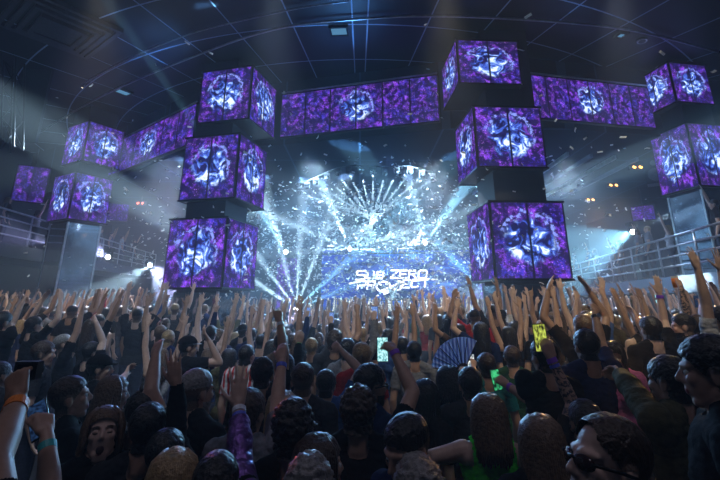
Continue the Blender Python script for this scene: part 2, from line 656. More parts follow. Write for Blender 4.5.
# ------------------------------------------------------------------ LED cubes and pillars
def led_cube(cx, cy, rot, s, z0, z1, label, group=None):
    t = empty('led_cube', (cx, cy, z0), rot)
    tag(t, label, 'LED cube', group)
    h = s / 2
    H = z1 - z0
    body = MB().box((0, 0, H / 2), (s - .06, s - .06, H))
    body.build('housing', M_black, t)
    for k in range(4):
        q = k * math.pi / 2
        m3 = Matrix.Rotation(q, 3, 'Z')
        g = .035
        P = [m3 @ Vector(v) for v in ((-h + g, -h, g), (h - g, -h, g), (h - g, -h, H - g), (-h + g, -h, H - g))]
        nrm = m3 @ Vector((0, 1, 0))
        mb = MB()
        mb.quad(*P)
        bk = [p + nrm * .028 for p in P]
        mb.add([*P, *bk], [(1, 0, 4, 5), (2, 1, 5, 6), (3, 2, 6, 7), (0, 3, 7, 4), (4, 7, 6, 5)], 1)
        mb.build('screen', (M_led, M_black), t)
    for z in (0, H):
        fr = MB()
        for k in range(4):
            m3 = Matrix.Rotation(k * math.pi / 2, 3, 'Z')
            c = m3 @ Vector((0, -h, z))
            fr.box(c, (s + .03, .03, .045), k * math.pi / 2)
        fr.build('frame', M_black, t)
    return t

def corner_center(x, y, rot, s, which):
    c, sn = math.cos(rot), math.sin(rot)
    a = s / 2
    lx = -a if which == 'R' else a           # near edge is the right-front corner -> centre lies to the left
    return x + lx * c - a * sn, y + lx * sn + a * c

TOWERS = []
def tower(cubes, rot, which, s_pillar, where, pillar_top, n):
    x0, y0, s0 = cubes[0][0], cubes[0][1], cubes[0][2]
    pcx, pcy = corner_center(x0, y0, rot, s0, which)
    pl = MB().box((pcx, pcy, CEIL / 2), (s_pillar, s_pillar, CEIL - .02), rot)
    struct('trim_%d_tower_pillar' % n, pl, M_dark)
    # mirror cladding below the lowest cube with bright edge strips
    zb = cubes[0][3]
    root = empty('mirror_cladding', (pcx, pcy, 0), rot)
    tag(root, 'mirror panels with steel edges around the base of the ' + where, 'mirror cladding')
    w = s_pillar + .06
    for k in range(4):
        m3 = Matrix.Rotation(k * math.pi / 2, 3, 'Z')
        c = m3 @ Vector((0, -w / 2, (zb - .05) / 2 + .3))
        MB().box(c, (w - .06, .03, zb - .75), k * math.pi / 2).build('mirror_panel', M_mirror, root)
        c = m3 @ Vector((-w / 2, -w / 2, (zb - .05) / 2))
        MB().box(c, (.06, .06, zb - .1), k * math.pi / 2).build('edge_strip', M_steel, root)
    names = ['lowest', 'topmost'] if len(cubes) == 2 else ['lowest', 'middle', 'topmost']
    for (x, y, s, z0, z1), nm in zip(cubes, names):
        cx, cy = corner_center(x, y, rot, s, which)
        led_cube(cx, cy, rot, s, z0, z1, nm + ' purple LED screen cube on the ' + where)
    TOWERS.append((pcx, pcy, s_pillar))

tower([(-3.72, 12.3, 1.9, 2.5, 4.45), (-3.58, 12.3, 1.86, 5.0, 6.98), (-3.36, 12.3, 1.8, 7.45, 9.25)], R(-14), 'R', 1.3, 'left near tower', 0, 1)
tower([(3.2, 10.75, 1.92, 2.66, 4.56), (3.0, 10.75, 1.85, 5.45, 7.15), (2.68, 10.75, 1.78, 7.82, 9.18)], R(3), 'L', 1.35, 'right near tower', 0, 2)
tower([(-10.75, 16, 1.5, 5.05, 6.85), (-10.62, 16, 1.5, 7.3, 8.95)], R(-30), 'R', 1.15, 'far left tower', 0, 3)
tower([(9.98, 12.5, 1.42, 5.4, 7.4), (9.85, 12.5, 1.42, 8.1, 9.5)], R(10), 'L', 1.1, 'far right tower', 0, 4)

# LED fascias between the towers
def fascia(p, q, z0, z1, n, label):
    t = empty('led_fascia', ((p[0] + q[0]) / 2, (p[1] + q[1]) / 2, z0))
    tag(t, label, 'LED screen')
    o = Vector(t.location)
    a, b = Vector((*p, 0)), Vector((*q, 0))
    d = (b - a).normalized()
    nr = Vector((d.y, -d.x, 0))
    hs = MB()
    A, B_ = a - nr * .16, b - nr * .16
    V = [Vector((v.x, v.y, z)) - o for z in (z0, z1) for v in (a - nr * .03, b - nr * .03, B_, A)]
    hs.add(V, [(0, 3, 2, 1), (4, 5, 6, 7), (0, 1, 5, 4), (1, 2, 6, 5), (2, 3, 7, 6), (3, 0, 4, 7)])
    hs.build('housing', M_black, t)
    V = [Vector((v.x, v.y, z)) - o for v, z in ((a, z0 + .03), (b, z0 + .03), (b, z1 - .03), (a, z1 - .03))]
    sc = MB().quad(*V)
    bk = [v - nr * .03 for v in V]
    sc.add([*V, *bk], [(1, 0, 4, 5), (2, 1, 5, 6), (3, 2, 6, 7), (0, 3, 7, 4)], 1)
    sc.build('screen', (M_ledw, M_black), t)
    MB().tube([Vector((a.x, a.y, z1 + .05)) - o, Vector((b.x, b.y, z1 + .05)) - o], .03, 6).build('top_rail', M_steel, t, True)
fascia((-11.05, 18.5), (-5.75, 14.2), 7.35, 8.85, 4, 'long purple LED fascia between the far left tower and its near neighbour')
fascia((-2.72, 13.95), (2.45, 12.52), 7.45, 9.05, 4, 'long purple LED fascia between the two near towers, above the stage')
fascia((5.0, 12.1), (9.4, 13.0), 7.4, 8.85, 4, 'long purple LED fascia running to the far right tower')

# ------------------------------------------------------------------ stage
struct('floor_stage', MB().box((1.5, 28.4, .6), (20, 5.0, 1.2)), M_dark)
sc_a, sc_b = at(322, 250, 29.5), at(474, 250, 29.5)
zt = sc_a.z
t = empty('stage_screen', ((sc_a.x + sc_b.x) / 2, 29.5, 1.25))
tag(t, 'wide blue LED stage screen with white logo lettering behind the performer', 'LED screen')
w2 = (sc_b.x - sc_a.x) / 2
hh = zt - 1.25
MB().box((0, .12, hh / 2), (2 * w2 + .1, .2, hh + .1)).build('housing', M_black, t)
MB().quad((-w2, 0, 0), (w2, 0, 0), (w2, 0, hh), (-w2, 0, hh)).build('picture', M_screen, t)

# lettering: strokes on a slanted baseline
GL = {'S': [[(1, .9), (.9, 1), (.1, 1), (0, .8), (.1, .56), (.9, .48), (1, .2), (.9, 0), (0, 0)]], 'U': [[(0, 1), (0, .15), (.15, 0), (.85, 0), (1, .15), (1, 1)]],
      'B': [[(0, 0), (0, 1), (.85, 1), (.95, .8), (.8, .53), (0, .53)], [(.8, .53), (1, .3), (.9, 0), (0, 0)]], 'Z': [[(0, 1), (1, 1), (0, 0), (1, 0)]],
      'E': [[(1, 1), (0, 1), (0, 0), (1, 0)], [(0, .5), (.85, .5)]], 'R': [[(0, 0), (0, 1), (.9, 1), (1, .78), (.9, .5), (0, .5)], [(.5, .5), (1, 0)]],
      'O': [[(.15, 0), (0, .2), (0, .8), (.15, 1), (.85, 1), (1, .8), (1, .2), (.85, 0), (.15, 0)]], 'P': [[(0, 0), (0, 1), (.9, 1), (1, .75), (.9, .45), (0, .45)]],
      'J': [[(1, 1), (1, .15), (.85, 0), (.1, 0), (0, .2)], [(.3, 1), (1, 1)]], 'C': [[(1, .85), (.85, 1), (.15, 1), (0, .8), (0, .2), (.15, 0), (.85, 0), (1, .15)]],
      'T': [[(0, 1), (1, 1)], [(.5, 1), (.5, 0)]]}
def bar(mb, a, b, w, y):
    a, b = Vector(a), Vector(b)
    d = (b - a)
    if d.length < 1e-6:
        return
    d.normalize()
    nn = Vector((-d.y, d.x)) * w / 2
    e = d * w * .32
    q = [a - e + nn, b + e + nn, b + e - nn, a - e - nn]
    mb.add([(p.x, y, p.y) for p in q] + [(p.x, y + .03, p.y) for p in q], [(3, 2, 1, 0), (4, 5, 6, 7), (0, 1, 5, 4), (1, 2, 6, 5), (2, 3, 7, 6), (3, 0, 4, 7)])
PXM = 29.5 / F * 1.0
lt = MB()
def word(pairs, px0, py0):
    """pairs: (letter, width px, height px, x px, baseline px) measured on the sign, in screen metres"""
    for ch, w, h, x, y in pairs:
        o = at(x, y, 29.5) - Vector(t.location)
        sx = w * PXM
        sz = h * PXM
        for st in GL[ch]:
            for (a, b), (c, d) in zip(st, st[1:]):
                sl = .16
                bar(lt, (o.x + a * sx + b * sz * sl, o.z + b * sz), (o.x + c * sx + d * sz * sl, o.z + d * sz), 1.45 * PXM, -.06)
word([('S', 9.5, 8, 355.5, 279.5), ('U', 6, 6.2, 367, 278.5), ('B', 6.5, 6.2, 376.5, 278.5), ('Z', 7.5, 7.2, 390, 278), ('E', 6.5, 7, 399.5, 278), ('R', 7, 7, 408.5, 278), ('O', 8, 7.4, 418, 278.3)], 0, 0)
word([('P', 7.5, 7.2, 357.5, 289), ('R', 7, 7, 367, 289), ('J', 6, 8, 394, 290), ('E', 6.5, 7, 402.5, 287.5), ('C', 6.5, 7, 411, 287.2), ('T', 8.5, 7.4, 420, 287)], 0, 0)
def px_bar(x1, y1, x2, y2, w):
    a, b = at(x1, y1, 29.5) - Vector(t.location), at(x2, y2, 29.5) - Vector(t.location)
    bar(lt, (a.x, a.z), (b.x, b.z), w * PXM, -.06)
px_bar(349.5, 283.6, 361, 281.2, 1.3)
px_bar(361, 281.2, 376, 281.2, .9)
px_bar(412, 281.0, 437, 279.2, 1.1)
px_bar(382, 290.5, 398, 283.5, 1.5)
px_bar(384, 294, 393, 290, 1.6)
for k in range(20):
    a0, a1 = 2 * math.pi * k / 20, 2 * math.pi * (k + 1) / 20
    px_bar(383.5 + 7 * math.cos(a0), 286.6 - 5 * math.sin(a0), 383.5 + 7 * math.cos(a1), 286.6 - 5 * math.sin(a1), 1.6)
for x, y in ((380.7, 285), (386.5, 285)):
    px_bar(x - .9, y - .6, x + .9, y, 1.3)
lt.build('lettering', M_text, t)

# side LED banners, deck, truss, mirror ball
for x, lab in ((287, 'tall purple LED banner on the left of the stage screen'), (461, 'tall purple LED banner on the right of the stage screen')):
    a, b = at(x - 12, 300, 28.6), at(x + 10, 258, 28.6)
    if x > 400:
        a, b = at(x + 14, 300, 28.6), at(x + 30, 258, 28.6)
    bt = empty('led_banner', ((a.x + b.x) / 2, 28.6, 1.25))
    tag(bt, lab, 'LED screen')
    ww, hb = abs(b.x - a.x) / 2, b.z - 1.25
    MB().box((0, .1, hb / 2), (2 * ww + .06, .14, hb + .05)).build('housing', M_black, bt)
    MB().quad((-ww, 0, 0), (ww, 0, 0), (ww, 0, hb), (-ww, 0, hb)).build('picture', M_ledplain, bt)
truss('lighting_truss', at(300, 251, 27.5), at(476, 249, 27.5), .4, 'long horizontal lighting truss above the stage screen', 'truss', .6)
mbp = at(381, 229, 22.0)
ball = empty('mirror_ball', mbp)
tag(ball, 'round mirror ball hanging above the stage', 'mirror ball')
bs = MB().ell((0, 0, 0), (.42, .42, .42), None, 28, 18)
bs.build('ball', M_mirror, ball)
MB().tube([(0, 0, .4), (0, 0, SOFF - mbp.z)], .02, 6).build('rod', M_steel, ball)
MB().tube([(0, 0, .38), (0, 0, .48)], .09, 12).build('cap', M_black, ball)

dj = empty('dj_booth', (2.0, 27.0, 1.2))
tag(dj, 'DJ booth with a lit blue front in the middle of the stage', 'DJ booth')
MB().box((0, 0, .5), (3.6, .8, 1.0)).build('desk', M_black, dj)
MB().quad((-1.75, -.42, .05), (1.75, -.42, .05), (1.75, -.42, .95), (-1.75, -.42, .95)).build('front_screen', M_screen, dj)
for x in (-.9, -.3, .3, .9):
    MB().box((x, 0, 1.05), (.42, .4, .1)).build('player', M_black, dj)

# wall screens, speaker and small lamps above the right balcony
def wall_screen(px, py, Y, w, h, rz, label):
    p = at(px, py, Y)
    s = empty('wall_screen', p, rz)
    tag(s, label, 'screen')
    MB().box((0, .05, 0), (w + .08, .08, h + .08)).build('housing', M_black, s)
    MB().quad((-w / 2, 0, -h / 2), (w / 2, 0, -h / 2), (w / 2, 0, h / 2), (-w / 2, 0, h / 2)).build('picture', M_ledplain, s)
    MB().tube([(0, .06, h / 2), (0, .06, h / 2 + .9)], .03, 6).build('bracket', M_black, s)
wall_screen(643, 213, 19, .85, .6, R(-38), 'small purple screen hanging over the balcony, nearer to the stage')
wall_screen(682, 203, 14.6, .75, .8, R(-30), 'small purple screen hanging over the balcony, next to the far right tower')
wall_screen(118, 206, 24, 1.1, 1.6, R(25), 'purple screen on the wall above the balcony with the red shirt')
wall_screen(31, 184, 18, 1.1, 1.5, R(35), 'purple screen behind the balcony rail at the outer wall')
p = at(655, 172, 15.5)
lsp = empty('loudspeaker', p, R(-35))
tag(lsp, 'black loudspeaker hanging from the low ceiling above the balcony', 'loudspeaker')
MB().box((0, 0, 0), (.62, .55, .95)).build('cabinet', M_black, lsp)
MB().tube([(0, -.29, -.15), (0, -.27, -.15)], .24, 20).build('woofer', mat('speaker_cone', (.06, .06, .07), .6), lsp)
MB().tube([(0, -.29, .28), (0, -.27, .28)], .10, 16).build('tweeter', mat('speaker_horn', (.09, .09, .1), .6), lsp)
MB().tube([(0, 0, .46), (0, 0, SOFF - p.z)], .03, 6).build('hanger', M_black, lsp)
def small_lamp(px, py, Y, m, label, group):
    p = at(px, py, Y)
    s = empty('downlight', p)
    tag(s, label, 'lamp', group)
    for dx in (-.12, .12):
        MB().tube([(dx, -.02, 0), (dx, .1, .06)], .042, 10).build('bulb', m, s)
    MB().box((0, .12, .05), (.5, .12, .2)).build('housing', M_black, s)
    MB().tube([(0, .12, .1), (0, .12, SOFF - p.z)], .02, 6).build('rod', M_black, s)
small_lamp(638, 167.5, 16, M_amber, 'twin amber lamp over the balcony, beside the hanging loudspeaker', 'amber lamps')
small_lamp(614, 185.5, 19, M_amber, 'twin amber lamp over the balcony, second from the hanging loudspeaker', 'amber lamps')
small_lamp(591, 200, 22, M_amber, 'twin amber lamp over the balcony, farthest along from the loudspeaker', 'amber lamps')
small_lamp(140, 203.5, 22, M_redlamp, 'twin red lamp hanging above the balcony with the red-shirted spectator', 'red lamps')
# slats under the low ceiling
for i in range(7):
    x = 4.6 + i * .95
    tag(MB().box((0, 0, 0), (.10, 6.5, .14)).build('ceiling_slat', M_steel if i % 2 else M_slab, None, False, (x, 17.6 + .2 * i, SOFF - .09)),
        'long straight metal strip under the low ceiling on the balcony side', 'ceiling strip', 'strips under the low ceiling')

# ------------------------------------------------------------------ lamps and light
def spot(p, target, ang, power, col=(.75, .88, 1.0), blend=.25, r=.05):
    l = D.lights.new('beam_or_fill_light', 'SPOT')
    l.energy = power
    l.color = col
    l.spot_size = R(ang)
    l.spot_blend = blend
    l.shadow_soft_size = r
    o = D.objects.new('beam_or_fill_light', l)
    COL.objects.link(o)
    o.location = p
    d = Vector(target) - Vector(p)
    o.rotation_euler = d.to_track_quat('-Z', 'Y').to_euler()
    return o

def lamp_head(p, d, label, k=1.0, floor_base=True):
    """a moving head lamp: base box, yoke, barrel and lens"""
    p, d = Vector(p), Vector(d).normalized()
    s = empty('moving_head_lamp', p)
    tag(s, label, 'stage lamp')
    q = Vector((0, 0, 1)).rotation_difference(d).to_matrix()
    b = MB()
    b.tube([q @ Vector((0, 0, -.26 * k)), q @ Vector((0, 0, -.2 * k)), q @ Vector((0, 0, .02 * k))], [.10 * k, .15 * k, .15 * k], 16)
    b.build('barrel', M_black, s, False)
    MB().tube([q @ Vector((0, 0, .02 * k)), q @ Vector((0, 0, .035 * k))], .11 * k, 16).build('lens', M_lens, s)
    sg = -1 if floor_base else 1
    y = MB()
    for x in (-.19 * k, .19 * k):
        y.box((x, 0, sg * .12 * k), (.05 * k, .1 * k, .3 * k))
    y.box((0, 0, sg * .27 * k), (.43 * k, .16 * k, .06 * k))
    y.build('yoke', M_black, s)
    MB().box((0, 0, sg * .36 * k), (.4 * k, .34 * k, .13 * k)).build('base', M_black, s)
    return s

def fixture(px, py, Y, targets, label, k=1.0, floor_base=True):
    p = at(px, py, Y)
    d0 = None
    for (tx, ty, tY, ang, power, col) in targets:
        q = at(tx, ty, tY)
        d = (q - p).normalized()
        if d0 is None:
            d0 = d
        spot(p + d * .12 * k, q, ang, power, col)
    aim = (Vector((0, 0, 0)) + sum(((at(x[0], x[1], x[2]) - p).normalized() for x in targets), Vector())).normalized()
    lamp_head(p, (aim + (CAM - p).normalized() * 1.2), label, k, floor_base)
WHT, CYA, LAV = (.58, .84, 1.0), (.30, .72, 1.0), (.55, .55, 1.0)
BP = 330000.
fixture(296, 309, 25.8, [(250, 278, 22, 5, BP, WHT), (262, 262, 22, 4, BP, WHT), (281, 250, 22, 4, BP, WHT), (300, 245, 22, 4, BP, WHT), (318, 250, 22, 4, BP, WHT), (340, 268, 22, 4, BP, CYA), (352, 285, 22, 4, BP * .7, CYA)],
        'stage lamp low at the side of the stage sending a fan of white beams')
fixture(350, 249, 25.5, [(262, 212, 19, 4, BP * .8, WHT), (335, 215, 22, 5, BP, WHT), (300, 252, 21, 3.5, BP * .3, WHT), (392, 236, 22.5, 4, BP, WHT)], 'bright stage lamp on the truss above the screen, left of the mirror ball', 1.0, False)
fixture(425, 243, 25.5, [(452, 205, 20, 5, BP, CYA), (475, 250, 21, 4, BP * .25, WHT), (418, 215, 22, 4, BP * .8, WHT), (385, 236, 23, 3.5, BP * .8, WHT)], 'bright stage lamp on the truss above the screen, right of the mirror ball', 1.0, False)
fixture(286, 252, 24, [(258, 208, 19, 3.6, BP * .8, CYA), (274, 225, 20, 4, BP * .7, WHT)], 'stage lamp at the end of the truss behind the near left tower', 1.0, False)
fixture(490, 299, 21.5, [(425, 262, 19, 4, BP * .35, WHT), (420, 275, 19, 4, BP * .3, WHT), (425, 286, 19, 4, BP * .25, WHT), (450, 255, 19, 5, BP * .5, CYA)], 'stage lamp low behind the near right tower with beams crossing the screen')
fixture(108, 257, 20.5, [(52, 243, 15, 8, BP * .16, LAV), (70, 236, 15, 13, BP * .12, LAV)], 'lamp on the balcony edge throwing a lavender beam at the mirror pillar', .9, False)
fixture(150, 265, 23, [(100, 299, 17, 13, BP * .09, WHT), (222, 335, 13, 15, BP * .15, LAV), (170, 320, 16, 7, BP * .08, WHT)], 'lamp under the balcony edge with two wide white beams', .9, False)
fixture(50, 244, 17.2, [(0, 228, 12.6, 14, BP * .06, LAV)], 'lamp beside the far left tower shining along the balcony', .8, False)
fixture(633, 232, 18, [(560, 283, 13, 10, BP * .2, CYA), (690, 206, 14, 4, BP * .2, WHT), (645, 275, 15, 6, BP * .06, CYA), (590, 240, 14, 9, BP * .16, CYA)], 'bright lamp on the balcony rail below the small purple screen', .9, False)

# fan of slim beams from the curved truss down to the mirror ball
arc = []
for i, (x, y) in enumerate([(300, 190), (307, 185), (316, 181), (327, 176), (338, 172), (349, 170), (361, 169), (373, 170), (385, 171), (397, 170), (410, 170), (422, 173), (433, 176)]):
    p = at(x, y + 3, 15.9)
    arc.append(p)
    tg = at(372 + (x - 366) * .10, 216, 21.6)
    lamp_head(p, (tg - p), 'slim white pinspot lamp on the curved ceiling bar aimed at the mirror ball', .5, False)['group'] = 'pinspot lamps on the curved bar'
    spot(p + (tg - p).normalized() * .1, tg, 2.3, 800000, WHT, .2, .02)
b0 = arc[6].copy()
br_ = MB().tube([p - b0 + Vector((0, 0, .26)) for p in arc], .035, 8).build('lighting_bar', M_black, None, True, b0)
tag(br_, 'curved black lighting bar carrying the slim lamps before the mirror ball', 'lighting bar')

# washes
def wash(p, target, ang, power, col, r=.3):
    return spot(p, target, ang, power, col, .9, r)
# truss lights behind the crowd: rim light on raised hands and hair
for x, col, pw in ((-7, (.22, .36, 1.0), 1500), (-2.5, (.26, .52, 1.0), 2600), (2.5, (.3, .62, 1.0), 2600), (7.5, (.25, .5, 1.0), 2400)):
    wash((x, 23, 7.0), (x * .6, 10, 1.2), 50, pw, col)
for x, col in ((-7, (.18, .25, 1.0)), (1, (.15, .36, 1.0)), (6.5, (.22, .26, 1.0))):
    wash((x, 15.8, 7.1), (x * .45, 5.5, 1.2), 66, 500, col)
# added fill under the hall ceiling, no fixtures, brightening arms in the middle crowd
for x, col in ((-6, (1.0, .86, .6)), (-2, (.7, .84, 1.0)), (2, (1.0, .86, .6)), (6, (.85, .9, 1.0))):
    wash((x, 8.6, CEIL - .15), (x * 1.25, 12.0, 1.9), 42, 1800, col)
    wash((x, 1.4, CEIL - .15), (x * 1.3, 7.0, 1.9), 46, 1500, col)
# added fill spots without fixtures: from over the screen out into the falling paper, and from the soffit back onto the stage
for x, col in ((-5, (.2, .55, 1.0)), (.5, (.25, .66, 1.0)), (4, (.22, .56, 1.0)), (9, (.2, .46, 1.0))):
    wash((x, 27.2, 5.6), (x * .8, 18, 4.6), 85, 2600, col)
for x in (-6, -2, 2, 6):
    wash((x, 14.9, 7.1), (x * .8 + .8, 22, 3.6), 80, 5500, (.45, .78, 1.0))
# added spots below the soffit, no fixtures, brightening the middle of the crowd
for x, col in ((-6.5, (.8, .85, 1.0)), (-1.5, (.5, .72, 1.0)), (2.5, (.75, .85, 1.0)), (7.2, (.6, .78, 1.0))):
    wash((x, 15.2, 7.1), (x * .9, 11.5, 1.6), 60, 5000, col)
# ceiling washes from the tower tops and the fascia ledge
wash((4.6, 11.2, 7.6), (6.3, 9.8, CEIL), 70, 260, (.12, .42, 1.0))
wash((-.4, 12.0, 7.3), (-.5, 10.6, CEIL), 75, 260, (.10, .38, 1.0))
wash((-6.2, 13.0, 7.2), (-6.6, 12.0, CEIL), 70, 260, (.10, .36, 1.0))
wash((-3, 0, CEIL - .1), (-1.5, 2.6, 1.5), 60, 180, (.75, .72, .95))  # two added fill spots above the camera, without fixtures, for the nearest people
wash((3.5, 0, CEIL - .1), (1.5, 2.4, 1.5), 60, 180, (.75, .72, .95))
# added narrow spots placed at the red and amber lamps to tint single raised arms
wash(at(140, 203.5, 22) + Vector((.3, -.3, -.1)), at(239, 388, 2.35), 1.1, 9000, (1.0, .08, .03))
wash(at(591, 200, 22) + Vector((0, -.3, -.1)), at(597, 325, 5.2), 4.5, 16000, (1.0, .45, .08))
wash(at(614, 185.5, 19) + Vector((0, -.3, -.1)), at(640, 318, 5.0), 6, 4500, (1.0, .66, .3))
# added washes, no fixtures, brightening the balcony people and railings
wash((-9.6, 19, 6.9), (-12.6, 18, 4.6), 80, 300, (.4, .4, 1.0))
wash((-10, 23, 6.9), (-13.0, 23, 5.0), 110, 500, (.3, .4, 1.0))
wash((6.6, 13, 6.9), (10.2, 14, 3.6), 100, 300, (.4, .6, 1.0))
wash((7.6, 20, 6.9), (11.2, 20, 3.6), 100, 600, (.4, .6, 1.0))

# haze in the air of the hall
wd = D.worlds.new('hall_air')
scene.world = wd
wd.use_nodes = True
nt = wd.node_tree
nt.nodes.clear()
wo = nt.nodes.new('ShaderNodeOutputWorld')
bg = nt.nodes.new('ShaderNodeBackground')
bg.inputs['Color'].default_value = (0, 0, 0, 1)
vs_ = nt.nodes.new('ShaderNodeVolumeScatter')
vs_.inputs['Density'].default_value = .0105
vs_.inputs['Anisotropy'].default_value = .25
vs_.inputs['Color'].default_value = (.85, .92, 1, 1)
nt.links.new(bg.outputs[0], wo.inputs['Surface'])
nt.links.new(vs_.outputs[0], wo.inputs['Volume'])

# ------------------------------------------------------------------ people
def nz(p, f, seed=0.):
    x, y, z = p[:, 0] * f + seed, p[:, 1] * f + seed * 1.7, p[:, 2] * f - seed
    return (np.sin(x * 1.7 + 2.1 * np.sin(y * 1.3 + z)) + np.sin(y * 2.3 + 1.7 * np.sin(z * 1.9 + x)) + np.sin(z * 2.9 + 1.3 * np.sin(x * 2.2 - y))) / 3

def reach(o, px, py, L, far=True):
    """point on the sight line through a pixel at distance L from joint o (clamped onto it when the line passes farther away)"""
    d = ray(px, py).normalized()
    t0 = (o - CAM).dot(d)
    q = CAM + d * t0
    h2 = L * L - (q - o).length_squared
    if h2 <= 0:
        return o + (q - o).normalized() * L
    return q + d * (math.sqrt(h2) * (1 if far else -1))

CURL = {'open': ((6, 8, 6), 9, 35), 'spread': ((2, 5, 4), 14, 50), 'relaxed': ((22, 28, 18), 5, 28), 'fist': ((78, 88, 55), 1, 5), 'grip': ((48, 50, 30), 2, 15), 'point': ((78, 88, 55), 2, 8), 'flat': ((10, 10, 8), 2, 15)}

